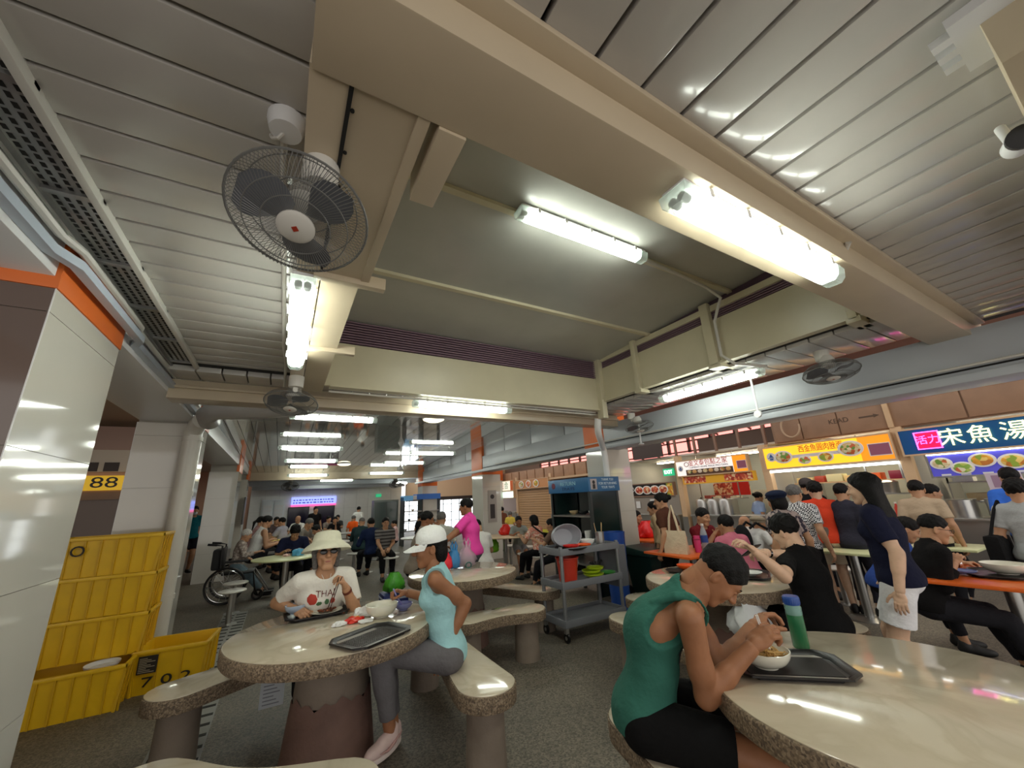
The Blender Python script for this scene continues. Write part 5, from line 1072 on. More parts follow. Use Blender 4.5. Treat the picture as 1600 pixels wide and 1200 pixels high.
    def leg(F, i, g, cut=2.0):
        a, e, t = HIP[i], KN[i], AN[i]; q = .8+.2*w; f = g+(.022 if (0 < cut < 1 and g) else 0)
        if cut < 1: F.cone(a, e, .088*s*q+g, .066*s*q+f, k=.014, cut=cut)
        else:
            F.cone(a, e, .086*s*q+g, .058*s*q+g, k=.04); F.cone(e, t, .054*s*q+g, .036*s+g*1.3, k=.02, cut=None if cut >= 2 else cut-1)
            if g == 0 or cut > 1.3: F.cone(e+(t-e)*.12, e+(t-e)*.45, .056*s*q+g, .05*s*q+g, k=.03)
    sk = skin(SKINS[skin_]); parts = []
    RH = RZ(-hy)@RX(-hp)
    F = Field(lo, hi, h); torso(F, -.012)
    for i in (0, 1): arm(F, i, 0)
    for i in (0, 1): leg(F, i, 0 if plen < 1.9 else -.008)
    F.cone(C-A(0, 0, .02*s), N+.02*s*D(an), .058*s, .053*s-.007*fem, k=.03); F.cone(N, HC-RH@A(0, .03, .06)*s, .053*s-.007*fem, .05*s-.007*fem, k=.03)
    parts.append(F.mesh())
    HV, HQ = lib(('head', hh, old, fem), lambda: make_head(hh, old, fem)); hs = s**.5*hsize
    parts.append(((RH@(HV*hs).T).T+HC, HQ))
    HF = []
    for i, sx in enumerate((1, -1)):
        y = WR[i]-EL[i]; y /= np.linalg.norm(y)
        pn = palm[i] if palm[i] is not None else (A(-sx, 0, 0) if (rh, lh)[i] == 'hang' and (rw, lw)[i] is None else A(-.35*sx, 0, -1))
        if palm[i] is not None: pn = RZ(-rz)@A(*palm[i])
        z = -(pn-y*(pn@y)); z /= np.linalg.norm(z)+1e-9; x = np.cross(y, z)
        Rm = np.stack([x, y, z], 1); V, Q = hand_mesh(hpose[i], hhand, sx < 0); hsz = s*(1.0 if not fem else .93)
        parts.append(((Rm@(V*hsz).T).T+WR[i]+y*.012, Q)); HF.append((Rm, WR[i]))
    V, Q = join_meshes(parts); body = link('body', mesh_np('body', V, Q), sk, root, None)
    M4 = Matrix([list(RH[r]*hs)+[HC[r]] for r in range(3)]+[[0, 0, 0, 1]])
    # clothes
    if tk != 'none':
        F = Field(lo, hi, h); torso(F, .011)
        if slv:
            for i in (0, 1): arm(F, i, .013, cut=slv)
        F.plane(P-(.04 if sit is None else .045)*s*D(a1*.5), -D(a1*.5))
        nr = (.115 if tk == 'tank' and not fem else {'tank': .098, 'cap': .085}.get(tk, .078))*s
        F.ball_cut(C+uS@A(0, .03*s if tk == 'tank' else .022*s, .06*s), nr)
        if tk == 'tank':
            for i, sx in enumerate((1, -1)):
                if fem: F.ball_cut(SH[i]+A(sx*.025*s, .0, .0), .098*s)
                else: F.ball_cut(SH[i]+uS@A(sx*.04*s, -.005*s, -.04*s), .135*s); F.ball_cut(SH[i]+uS@A(sx*.045*s, -.01*s, -.11*s), .105*s)
            if not fem:
                for sx in (1, -1):
                    pts = [S2+uS@A(sx*.08, -.078, .05)*s, C+uS@A(sx*.1, -.05, -.02)*s, C+uS@A(sx*.107, -.012, .022)*s, C+uS@A(sx*.103, .042, -.01)*s, S2+uS@A(sx*.08, .088, .05)*s]
                    for a_, b_ in zip(pts, pts[1:]): F.cone(a_, b_, .016, k=.012)
        V, Q = F.mesh(); sh_o = link('shirt', mesh_np('shirt', V, Q), cloth(top[1], *(pattern or ())), root, None)
    if bk != 'none':
        F = Field(lo, hi, h)
        F.ell(P+A(0, -.01*s, .0), (.165*s*w*(1.05 if fem else 1)+.007, .115*s*w+.007, .118*s), RX(-a1*.5), k=.05)
        if bk == 'skirt': pass
        for i in (0, 1): leg(F, i, .011, cut=plen)
        V, Q = F.mesh(); link('shorts' if plen < 1 else 'trousers', mesh_np('trousers', V, Q), cloth(bottom[1]), root, None)
    if shoe is not None:
        SV, SQ = lib(('shoe', max(.007, hh)), lambda: make_shoe(max(.007, hh), 'shoe'))
        for i, sx in enumerate((1, -1)):
            y = AN[i]-KN[i]; yd = A(.15*sx, 1, 0) if sit is None else A(AN[i][0]-HIP[i][0]+.05*sx, 1, 0); yd /= np.linalg.norm(yd); Rm = np.stack([A(yd[1], -yd[0], 0), yd, A(0, 0, 1)], 1)
            link('shoe', mesh_np('shoe', (Rm@(SV*s).T).T+A(AN[i][0], AN[i][1], AN[i][2]-.085*s), SQ), mat('shoe_%02x%02x%02x' % tuple(int(x*255) for x in shoe), shoe, .6, bump=.2), root, None)
    hm = mat('hair_'+hairc, HAIRC[hairc], .6, bump=.6, bscale=120, var=.3, vscale=60, spec=.22)
    if hair:
        hk = max(.0045, hh); HV, HQ = lib(('hair', hair, hk, bool(hat)), lambda: make_hair(hair, hk, bool(hat)))
        o = link('hair', mesh_np('hair', np.array(HV*hs), HQ), hm, root, None); o.matrix_local = Matrix([list(RH[r])+[HC[r]] for r in range(3)]+[[0, 0, 0, 1]])
    if hat: head_thing('hat', hat_mesh(hat[0]), cloth(hat[1]), root, M4)
    if eyes or (eyes is None and lod <= 1 and abs(((rel+180) % 360)-180) > 50):
        for sx in (-1, 1):
            head_thing('eyebrow', MB().tube([(sx*.016, .09, .024), (sx*.03, .088, .029), (sx*.046, .076, .024)], [.0028, .0034, .002], 6), hm, root, M4)
            head_thing('eye', MB().ell((sx*.031, .081, .002), (.012, .0095, .0042), 12), mat('eye_dark', (.09, .06, .05), .15), root, M4)
    if eyes or old or (eyes is None and lod <= 1 and abs(((rel+180) % 360)-180) > 50):
        head_thing('lips', MB().ell((0, .088, -.0625), (.019, .004, .0055), 12), mat('lips', (.62, .36, .32), .45), root, M4)
    if glasses:
        gm = mat('spectacle_frame', (.05, .045, .045), .3); g = MB()
        for sx in (-1, 1):
            g.tube([(sx*.033+.022*math.cos(a), .105, .002+.017*math.sin(a)) for a in np.linspace(0, 2*PI, 16, endpoint=False)], .0022, 6, closed=True)
            g.tube([(sx*.054, .104, .006), (sx*.076, .06, .006), (sx*.08, -.005, .002)], .002, 6)
        g.tube([(-.012, .106, .006), (.012, .106, .006)], .002, 6)
        fo = head_thing('glasses', g, gm, root, M4)
        lens = MB()
        for sx in (-1, 1): lens.ell((sx*.033, .104, .002), (.022, .003, .017), 14)
        if glasses == 'sun': head_thing('lens', lens, mat('dark_lens', (.07, .045, .035), .08), fo, M4)
    if mask:
        head_thing('face_mask', MB().ell((0, .068, -.055), (.056, .05, .045), 18), cloth(mask), root, M4)
    return dict(root=root, s=s, P=P, C=C, S1=S1, S2=S2, HC=HC, SH=SH, EL=EL, WR=WR, HIP=HIP, KN=KN, AN=AN, HF=HF, M4=M4, shirt=sh_o if tk != 'none' else None, body=body, rz=rz, loc=loc, uS=uS, uR=uR)
# ---------------------------------------------------------------- the three people in front
Q_ = person
def conform_print(P, items, m_all, off=.004):
    """print small flat shapes on the front of a shirt: list of (name, mesh builder or text mesh, material) in chest coordinates"""
    dg = P['shirt'].data; bv = BVHTree.FromPolygons([v.co[:] for v in dg.vertices], [tuple(p.vertices) for p in dg.polygons])
    R = P['uS']; C = P['C']; f = R @ A(0, 1, 0); u = R @ A(0, 0, 1)
    for name, me, m in items:
        for v in me.vertices:
            o = C+A(1, 0, 0)*v.co.x+u*v.co.y; hit = bv.ray_cast(Vector(o+f*.5), Vector(-f))
            if hit[0] is not None: v.co = hit[0]+Vector(f)*(off+v.co.z)
            else: v.co = Vector(o+f*.12)
        link(name, me, m, P['shirt'], None)
def disc_mesh(cx, cy, rx, ry, n=24, wob=0):
    b = MB(); vs = [(cx, cy, 0)]
    for k in range(1, 4): vs += [(cx+rx*k/3*math.cos(2*PI*i/n)*(1+wob*math.sin(i*2.3)), cy+ry*k/3*math.sin(2*PI*i/n)*(1+wob*math.sin(i*1.7)), 0) for i in range(n)]
    fs = [(0, 1+i, 1+(i+1) % n) for i in range(n)]+[(1+k*n+i, 1+(k+1)*n+i, 1+(k+1)*n+(i+1) % n, 1+k*n+(i+1) % n) for k in (0, 1) for i in range(n)]
    me = bpy.data.meshes.new('print'); me.from_pydata(vs, [], fs); return me
def grid_text(s, size, x, y, wd, mirror=True):
    me = text_mesh(s, size, 0); xs = [v.co.x for v in me.vertices]; k = wd/(max(xs)-min(xs))
    me.transform(Matrix.Translation((x, y, 0)) @ Matrix.Diagonal((-k if mirror else k, 1, 1, 1))); return me
lady = person('elderly woman in a cream bucket hat, sunglasses and white printed T-shirt', (.36, 3.74, 1.30), rot=PI+.03, sit=.45, lean=.30, hunch=.12, hp=-.17, fem=1, old=1, w=1.2, skin_='tan', hair='bob', hairc='grey',
              top=('tee', (.90, .885, .85)), bottom=('capri', (.10, .095, .10)), shoe=(.2, .19, .2), hsize=1.13, rw=(.17, 3.73, .80), lw=(.50, 3.55, .93), hpose=('cup', 'pinch'), palm=((.6, -.3, -.6), (-.7, .2, -.4)), lod=0, hat=('bucket', (.86, .85, .76)), glasses='sun', eyes=0,
              poles=((.3, -.25, -1), (-.45, -.35, -1)), feet=-.05)
s = lady
conform_print(lady, [('red_print', disc_mesh(.085, -.115, .035, .034, wob=.06), mat('print_red', (.70, .22, .16), .7)), ('green_print', disc_mesh(.035, -.145, .02, .014, wob=.1), mat('print_green', (.28, .42, .27), .7)), ('green_print', disc_mesh(-.02, -.14, .016, .02, wob=.1), mat('print_green', (.28, .42, .27), .7)),
              ('red_print', disc_mesh(-.06, -.135, .018, .02, wob=.1), mat('print_red', (.70, .22, .16), .7)), ('lettering', grid_text('THAI', .06, -.005, -.085, .135), mat('print_maroon', (.42, .16, .13), .7))], None)
h4 = lady['M4']
head_thing('cord', MB().tube([(.03, .045, -.14), (.02, .085, -.17), (.006, .1, -.21), (.012, .1, -.27)], .0013, 6), WHITE, lady['root'], h4); head_thing('cord', MB().tube([(-.03, .045, -.14), (-.02, .085, -.17), (-.004, .1, -.21), (.0, .102, -.28)], .0013, 6), WHITE, lady['root'], h4)
def bracelet(P, i, m, r=.031, w=.012, name='watch_strap', t=.9):
    a = P['EL'][i]+(P['WR'][i]-P['EL'][i])*t; d = (P['WR'][i]-P['EL'][i]); d /= np.linalg.norm(d); s = P['s']; return MB().cyl(a-d*w/2, a+d*w/2, r*s, r*s, n=20).build(name, m, P['root'])
bracelet(lady, 1, mat('strap_rust', (.42, .16, .10), .5), .034, .02)
visor = person('woman in a white cap and pale blue sleeveless top with a small bowl', (.99, 3.0, 1.345), rel=-88, sit=.45, lean=.16, hunch=.1, hsize=1.12, hp=.10, hy=-.08, fem=1, w=.98, skin_='brown', hair='tuck', hairc='black',
               top=('tank', (.62, .80, .82)), bottom=('long', (.40, .39, .40)), shoe=None, rw=(.93, 3.33, .87), lw=(1.08, 2.86, .61), hpose=('pinch', 'flat'), palm=((.3, -.2, -.8), (.3, .6, -.5)), lod=0, hat=('cap', (.93, .94, .93)), eyes=1,
               poles=((.5, -.3, -.7), (.35, -.75, -.25)), legs=((.80, 3.14, .10), (.74, 2.98, .16)))
def sneaker(P, i, p, ydir, m, pitch=0):
    """running shoe with sole, upper and a curved side flash"""
    y = Vector(ydir).normalized(); R = Matrix(((y.y, y.x, 0), (-y.x, y.y, 0), (0, 0, 1))); F = RZ(-P['rz']); o = P['root'].location
    def T(b): b.v = [tuple(F @ A(*(R @ Vector(v)+Vector(p)-o))) for v in b.v]; return b
    SV, SQ = lib(('shoe', .007), lambda: make_shoe(.007, 'shoe')); up = MB(); up.add([tuple(v) for v in SV*A(.95, 1.02, .95)+A(0, 0, .018)], [tuple(q) for q in SQ]); u = T(up).build('shoe', m, P['root'], sharp=60)
    out = [(.047*math.cos(a)*(1+.12*math.sin(a)), .06+.135*math.sin(a)) for a in np.linspace(0, 2*PI, 36, endpoint=False)]; T(MB().prism(out, 0, .026)).build('sole', mat('sole_pale', (.86, .80, .78), .6), u, bevel=.006)
    for s in (-1, 1): T(MB().tube([(s*.046, .13, .045), (s*.051, .07, .036), (s*.05, .02, .05), (s*.044, -.035, .075)], [.002, .007, .008, .002], 6)).build('side_flash', mat('flash_rose', (.74, .58, .56), .5), u)
    for k in range(4): T(MB().cyl((-.022, .055+.022*k, .083-.008*k), (.022, .06+.022*k, .083-.008*k), .0035, n=6)).build('lace', WHITE, u)
SM = mat('shoe_pink', (.84, .74, .72), .6, bump=.2)
sneaker(visor, 0, (.80, 3.14, .012), (-.72, -.55, 0), SM); sneaker(visor, 1, (.74, 2.98, .075), (-.75, -.5, 0), SM)
man = person('lean man in a green tank top and black shorts bent over noodles', (1.80, 1.24, 1.23), rel=84, sit=.49, lean=.33, hunch=.62, hp=1.0, hy=.0, w=.94, skin_='brown', hair='short', hairc='black',
             top=('tank', (.20, .40, .35)), bottom=('shorts', (.05, .05, .055)), shoe=(.1, .1, .1), rw=(1.81, 1.16, .88), lw=(2.03, 1.28, .885), hpose=('pinch', 'cup'), palm=((.3, .3, -.8), (-.3, -.2, -.8)), lod=0, eyes=1,
             poles=((.3, -.8, -.5), (.6, -.5, -.5)), legs=((1.99, 1.02, .09), (2.1, 1.2, .09)), knees=.16)
print('HEROES', [(k, [np.round(np.array(RZ(p['rz']) @ p[q])+np.array(p['root'].location), 2).tolist() for q in ('P', 'HC')], round(p['s'], 2)) for k, p in (('lady', lady), ('visor', visor), ('man', man))])
# ---------------------------------------------------------------- everyone else
black = (.07, .065, .075); navy = (.11, .13, .24); white = (.88, .87, .85); beige = (.74, .68, .58); grey = (.55, .55, .56); denim = (.25, .30, .38)
def show(P): return P
PP = {}
LIST = [
 # left and middle of the hall
 ('masked person in a teal top and dark shorts walking between the left columns', (-2.041, 13.855, 1.729), dict(rel=170, top=('tee', (.08, .40, .45)), bottom=('shorts', (.1, .1, .14)), mask=(.85, .87, .9), lod=2, stride=.6)),
 ('white-haired person in a patterned grey top sitting in the wheelchair', (-0.528, 9.274, 1.186), dict(rel=95, sit=.52, lean=.12, hp=.3, top=('long', (.55, .50, .47)), pattern=('floral', (.74, .70, .66), 30), hair='short', hairc='white', bottom=('long', (.42, .5, .54)), rh='table', lh='lap', lod=2, fem=1, feet=.2)),
 ('dark-haired man in a black T-shirt bent over the pale yellow table', (0.264, 8.679, 1.205), dict(rel=178, sit=.45, lean=.35, hp=.75, top=('tee', navy), hair='thick', rh='table', lh='table', lod=1, w=1.12)),
 ('woman with her hair up in a white sleeveless top, seen from the side', (-0.257, 11.096, 1.408), dict(rel=75, sit=.45, lean=.3, hp=.25, fem=1, hair='bun', top=('tank', (.84, .84, .83)), rh='table', lh='table', skin_='tan', lod=2)),
 ('woman in dusty pink behind the woman in the white sleeveless top', (-0.413, 12.408, 1.383), dict(rel=80, sit=.45, lean=.3, fem=1, hair='tail', top=('tee', (.62, .48, .48)), rh='table', lh='table', lod=3)),
 ('dark-haired diner facing right beyond the yellow table, left of the two', (-0.099, 15.278, 1.299), dict(rel=150, sit=.45, top=('tee', (.35, .3, .3)), rh='table', lh='table', lod=3)),
 ('diner in a lilac grey shirt beyond the yellow table, right of the two', (0.042, 13.377, 1.305), dict(rel=-60, sit=.45, top=('tee', (.62, .62, .68)), rh='table', lh='table', lod=3)),
 ('red-faced man with grey hair and glasses leaning forward behind the black-shirted man', (0.636, 11.342, 1.273), dict(rel=120, sit=.45, lean=.4, hp=.4, hairc='grey', top=('tee', (.5, .48, .45)), rh='table', lh='table', lod=2, glasses=1, w=1.1)),
 ('woman in a brown patterned blouse lifting food to her mouth, left of the hat', (0.740, 10.360, 1.134), dict(rel=-120, sit=.45, lean=.3, hp=.45, fem=1, top=('tee', (.50, .42, .36)), pattern=('floral', (.75, .7, .62), 28), rh='eat', lh='eat', lod=2)),
 ('bald man in a white shirt in front of the left dark panel', (0.513, 15.523, 1.297), dict(rel=-150, sit=.45, top=('tee', white), hair=None, rh='table', lh='table', lod=3)),
 ('person in dark clothes standing between the two dark panels', (1.085, 16.306, 1.559), dict(rel=160, top=('tee', black), lod=3, w=1.1)),
 ('diner in taupe at the far table before the right dark panel', (1.558, 16.515, 1.194), dict(rel=140, sit=.45, top=('tee', (.5, .46, .43)), rh='table', lh='table', lod=3)),
 ('diner in black with arms on the far table before the right dark panel', (1.644, 15.256, 1.188), dict(rel=180, sit=.45, top=('tee', black), rh='table', lh='chin', lod=3, fem=1)),
 ('dark-haired diner behind the far table, right of the two others', (1.985, 17.593, 1.199), dict(rel=200, sit=.45, top=('tee', (.2, .2, .2)), rh='table', lh='table', lod=3)),
 ('cleaner in a bright orange vest near the glass cabinet', (2.395, 16.272, 1.168), dict(rel=30, sit=.45, top=('tee', (.95, .38, .12)), hairc='grey', lod=3)),
 ('person in a white shirt standing in front of the far glass cabinet', (2.755, 17.528, 1.477), dict(rel=20, top=('tee', white), lod=3)),
 ('bald man in dark teal with his back turned, on a stool by the hall middle', (1.826, 11.017, 1.232), dict(rel=15, sit=.45, lean=.2, top=('long', (.16, .24, .25)), hair='thin', hairc='grey', rh='table', lh='table', lod=2, w=1.1)),
 ('person in a navy top with back turned, leaning beside the man in teal', (1.823, 9.805, 1.240), dict(rel=-25, sit=.45, lean=.3, top=('long', (.10, .15, .28)), rh='table', lh='table', lod=2, w=1.15)),
 ('man in a striped grey polo shirt sitting sideways and facing the camera', (2.070, 9.416, 1.245), dict(rel=168, sit=.45, lean=.1, top=('tee', (.50, .49, .48)), pattern=('stripe', (.25, .24, .24), 4.5), rh='knee', lh='lap', lod=1, eyes=1, bottom=('long', black), skin_='tan')),
 ('person in pale pink half hidden behind the striped polo man', (2.962, 12.348, 1.043), dict(rel=-90, sit=.45, top=('tee', (.85, .72, .72)), rh='table', lh='table', lod=3)),
 ('small diner in black by the farthest right column', (4.240, 14.001, 1.085), dict(rel=60, sit=.45, top=('tee', black), hairc='brown', lod=3)),
 ('man with glasses looking right, his head above the white cap', (2.080, 6.452, 1.398), dict(rel=78, sit=.45, lean=.25, hp=.15, top=('tee', (.55, .5, .45)), rh='chin', lh='table', glasses=1, lod=1, skin_='brown')),
 ('grey-haired man in a pale grey shirt beside the woman in pink', (2.644, 7.346, 1.349), dict(rel=20, sit=.45, lean=.25, top=('tee', (.72, .72, .68)), hairc='grey', rh='table', lh='table', lod=2)),
 ('woman in a bright pink T-shirt standing at the table with shopping bags', (2.317, 5.410, 1.558), dict(rel=-72, lean=.12, hp=.12, fem=1, hair='short', top=('tee', (.93, .30, .66)), bottom=('long', (.36, .38, .42)), rw=(1.927, 5.349, 0.992), lw=(1.808, 5.186, 0.968), lod=1, skin_='brown', w=1.12, eyes=1)),
 ('seated person in a white shirt hidden behind the woman in pink', (2.932, 6.387, 1.182), dict(rel=-30, sit=.45, lean=.3, hp=.6, top=('tee', white), rh='table', lh='table', lod=2)),
 ('woman in pale pink seated at the far cream table', (5.848, 11.602, 1.077), dict(rel=150, sit=.45, fem=1, top=('tee', (.88, .76, .72)), rh='table', lh='table', lod=2, bottom=('long', black))),
 ('person with a long brown back in the queue of the bright far stall', (6.211, 11.570, 1.253), dict(rel=10, top=('tee', (.42, .25, .18)), lod=3, fem=1, hair='bun')),
 ('person in a yellow T-shirt with back turned near the closed shutter', (6.105, 10.848, 1.069), dict(rel=15, sit=.6, top=('tee', (.90, .80, .35)), hairc='grey', lod=3)),
 ('man in grey seated facing the camera at the round cream table', (4.618, 7.833, 1.122), dict(rel=165, sit=.45, hp=.15, top=('tee', (.55, .57, .55)), bottom=('shorts', grey), rh='table', lh='table', lod=1, skin_='brown', eyes=1)),
 ('woman in an orange floral blouse with her back to the camera at the cream table', (4.388, 6.860, 1.178), dict(rel=-50, sit=.45, lean=.2, fem=1, hair='bob', top=('tee', (.85, .55, .48)), pattern=('floral', (.90, .80, .72), 26), bottom=('long', black), rh='table', lh='table', lod=1)),
 ('tall dark-haired customer at the bright far stall, nearest the column', (5.964, 12.294, 1.330), dict(rel=20, top=('tee', (.75, .6, .6)), lod=3)),
 ('customer in white queuing at the bright far stall', (6.660, 13.151, 1.167), dict(rel=10, top=('tee', white), hairc='grey', lod=3)),
 ('customer in dark blue queuing at the bright far stall', (7.016, 13.529, 1.216), dict(rel=-20, top=('tee', navy), hairc='brown', lod=3)),
 ('woman in brown looking left, just left of the tray return rack', (4.270, 6.099, 1.130), dict(rel=-70, sit=.45, fem=1, top=('tee', (.45, .36, .3)), rh='table', lh='table', lod=2)),
 # right side
 ('dark curly-haired woman in rust red at the table with the red bag', (5.760, 5.441, 1.192), dict(rel=110, sit=.45, lean=.15, fem=1, hair='bob', top=('tee', (.60, .36, .30)), rh='table', lh='table', lod=1, eyes=1)),
 ('woman in a brown T-shirt with a bun carrying a cream tote bag', (4.677, 3.917, 1.497), dict(rel=-60, hy=-.5, fem=1, hair='bun', top=('tee', (.33, .20, .15)), bottom=('long', black), lod=1, skin_='tan', eyes=1, w=.95)),
 ('person in beige half hidden behind the brown-shirted woman', (5.262, 4.586, 1.364), dict(rel=-80, fem=1, top=('long', (.76, .66, .52)), hair='tail', lod=2, bottom=('long', (.3, .28, .26)))),
 ('man in a maroon T-shirt seated with hands clasped at the orange table', (5.215, 3.678, 1.267), dict(rel=130, sit=.45, lean=.15, hp=.2, top=('tee', (.42, .10, .13)), rh='eat', lh='eat', lod=1, skin_='tan', eyes=1)),
 ('person in a pink T-shirt leaning away over the orange table', (4.703, 3.031, 1.213), dict(rel=-45, sit=.45, lean=.42, hp=.1, top=('tee', (.80, .45, .53)), rh='table', lh='table', hair='short', lod=1, w=1.12)),
 ('bald man behind the person in the pink T-shirt', (6.684, 3.974, 1.055), dict(rel=-70, sit=.45, lean=.3, hair=None, top=('tee', (.8, .78, .75)), rh='table', lh='table', lod=1)),
 ('man in a grey cap and white shirt carrying a black backpack', (6.035, 3.373, 1.098), dict(rel=55, sit=.5, lean=.35, top=('tee', (.86, .86, .85)), hair='thin', hat=('flat', (.60, .56, .48)), rh='table', lh='table', lod=1)),
 ('woman with a dark bun in light blue behind the bun stall counter', (9.212, 5.030, 1.391), dict(rel=60, fem=1, hair='bun', top=('tee', (.62, .72, .88)), lod=2, hp=.2)),
 ('woman in a navy sun hat and floral dress standing in the queue', (4.822, 2.449, 1.468), dict(rel=-40, fem=1, hat=('flat', (.10, .13, .22)), hair='bob', top=('tee', (.62, .56, .54)), pattern=('floral', (.22, .2, .24), 24), bottom=('long', (.2, .18, .2)), lod=1, lean=.1)),
 ('grey-haired man in a black and white checked shirt in the queue', (5.622, 2.623, 1.525), dict(rel=20, top=('tee', (.87, .87, .87)), pattern=('check', (.2, .2, .23), 62), hairc='grey', hair='short', bottom=('long', black), lod=1, w=1.08)),
 ('person in a dark cap and black top in the queue behind the checked shirt', (6.813, 2.983, 1.604), dict(rel=25, top=('tee', black), hat=('cap', (.28, .26, .26)), hair='short', lod=1)),
 ('man in an orange-red T-shirt and cream shorts queuing at the noodle stall', (6.203, 2.637, 1.543), dict(rel=-15, top=('tee', (.85, .27, .16)), bottom=('shorts', (.83, .76, .66)), hair='thick', lod=1, skin_='fair')),
 ('young man in a black T-shirt sitting and looking at his phone', (3.568, 1.799, 1.286), dict(rel=-60, sit=.45, lean=.14, hp=.3, hair='thick', top=('tee', (.05, .05, .055)), rw=(3.019, 1.829, 1.083), lw=(2.973, 1.731, 1.096), hpose=('cup', 'cup'), bottom=('long', black), lod=0, skin_='fair', w=1.12, eyes=1)),
 ('person in a charcoal top with a grey shoulder bag in the queue', (6.270, 2.367, 1.511), dict(rel=25, top=('tee', (.20, .20, .25)), hair='short', lod=1, bottom=('long', (.2, .2, .24)))),
 ('long-haired woman in a navy T-shirt and white shorts walking past the tables', (3.888, 1.322, 1.596), dict(rel=-78, lean=.04, hp=.04, fem=1, hair='long', top=('tee', (.09, .10, .19)), bottom=('shorts', (.90, .90, .91)), lod=0, skin_='fair', w=1.05, stride=.5, eyes=1, rh='hang', lh='hang', shoe=(.8, .78, .75))),
 ('man in a black leather jacket and glasses seated at the orange-edged table', (4.911, 1.269, 1.225), dict(rel=72, sit=.45, lean=.3, hp=.25, hair='crew', top=('long', (.07, .065, .07)), rw=(4.904, 1.223, 0.842), lw=(5.413, 1.306, 0.784), hpose=('cup', 'pinch'), bottom=('long', (.13, .13, .15)), lod=0, glasses=1, skin_='tan', w=1.08, knees=.12, feet=.16)),
 ('person in a royal blue top leaning forward beyond the man in the leather jacket', (5.561, 1.641, 1.141), dict(rel=80, sit=.45, lean=.55, hp=.5, hair='short', top=('tee', (.19, .30, .58)), rh='table', lh='table', lod=1)),
 ('man in a beige T-shirt with back turned near the fish soup stall', (6.962, 1.839, 1.506), dict(rel=5, top=('tee', (.72, .64, .54)), hair='short', lod=1, w=1.05)),
 ('person in a white T-shirt beside the man in beige, head turned right', (7.428, 1.827, 1.446), dict(rel=60, top=('tee', (.90, .89, .88)), hair='short', lod=1)),
 ('man in a bright blue T-shirt ordering at the fish soup stall', (7.315, 1.113, 1.603), dict(rel=-10, top=('tee', (.22, .42, .80)), hair='short', lod=1, lean=.15)),
 ('person in a pale grey T-shirt with a black shoulder bag near the right edge', (6.174, 0.924, 1.470), dict(rel=15, top=('tee', (.66, .68, .68)), hair='thick', lod=1, bottom=('long', (.3, .3, .33)))),
]
for lab, hd, kw in LIST:
    PP[lab] = person(lab, hd, **kw)
def find(w_): return next(v for k, v in PP.items() if w_ in k)

q = find('sitting in the wheelchair'); wc.location = tuple(np.array(q['root'].location)+RZ(q['rz']) @ A(0, -.1, 0)); wc.rotation_euler = (0, 0, q['rz'])
# ---------------------------------------------------------------- things on the tables and in hands
TB = mat('tray_black', (.085, .07, .07), .35, bump=.1, bscale=200)
def tray(label, x, y, z, rz, L=.45, Wd=.33):
    t = thing('food_tray', label, 'tray', (x, y, z), rz, None); a, b, c = L/2, Wd/2, .06
    o = lambda k, e: [(-a*k+c, -b*k-e), (a*k-c, -b*k-e), (a*k+e, -b*k+c), (a*k+e, b*k-c), (a*k-c, b*k+e), (-a*k+c, b*k+e), (-a*k-e, b*k-c), (-a*k-e, -b*k+c)]
    MB().prism(o(.86, 0), 0, .006).build('tray_base', TB, t)
    i1, i2, o2 = o(.86, 0), o(.94, 0), o(1.0, 0); n = 8; vs = [(x_, y_, .004) for x_, y_ in i1]+[(x_, y_, .022) for x_, y_ in i2]+[(x_, y_, .023) for x_, y_ in o2]+[(x_, y_, .015) for x_, y_ in o2]
    MB().add(vs, [(k*n+i, k*n+(i+1) % n, (k+1)*n+(i+1) % n, (k+1)*n+i) for k in (0, 1, 2) for i in range(n)]).build('tray_rim', TB, t)
    g = MB()
    for i in range(20):
        for j in range(10): g.box((-.15+.0155*i, -.085+.0175*j, .0058), (-.142+.0155*i, -.073+.0175*j, .008))
    return t, g
t, g = tray('empty black tray with a ridged mat at the front of the first table', .57, 2.84, .7515, .50); g.build('mat_ridges', mat('ridge_grey', (.30, .29, .28), .3), t, kind='stuff')
for a, b in (((-.17, .095), (.12, .13)), ((-.17, -.13), (.17, -.105))): box((a[0], a[1], .0058), (b[0], b[1], .0075)).build('pale_strip', mat('strip_pale', (.62, .60, .57), .3), t)
t2, g = tray('black tray with a dark mat under the noodle bowl on the nearest table', 2.06, 1.17, .7515, -.74, .50); box((-.18, -.10, .0058), (.19, .10, .009)).build('mat', mat('tray_mat', (.12, .10, .10), .6), t2)
for a, b in (((-.19, .105), (.2, .13)), ((-.19, -.13), (.2, -.107))): box((a[0], a[1], .0058), (b[0], b[1], .008)).build('pale_strip', mat('strip_pale', (.62, .60, .57), .3), t2)
t, g = tray('black tray under the plate and blue bowl of the hatted woman', .32, 3.70, .7515, .05)
CER = mat('ceramic_cream', (.90, .89, .83), .15, coat=.3)
t = thing('dinner_plate', 'white plate with brown sauced food in front of the hatted woman', 'plate', (.38, 3.68, .76)); MB().lathe([(0, 0), (.07, 0), (.12, .014), (.122, .017), (.07, .005), (0, .005)], 40).build('plate', CER, t)
b = MB()
for i in range(26):
    a, r_ = random.uniform(0, 2*PI), .055*math.sqrt(random.random()); b.ell((r_*math.cos(a)*1.2, r_*math.sin(a), .012+random.uniform(0, .012)), (random.uniform(.012, .024), random.uniform(.008, .014), .008), 8, Matrix.Rotation(random.uniform(0, 3), 3, 'Z'))
b.build('braised_food', food('braised', [(.36, .17, .08), (.52, .27, .13), (.28, .12, .06)], 60, .3), t, kind='stuff')
bowl('pale blue bowl held by the hatted woman', .17, 3.74, .775, .075, .06, mat('ceramic_blue', (.70, .76, .84), .15, coat=.3))
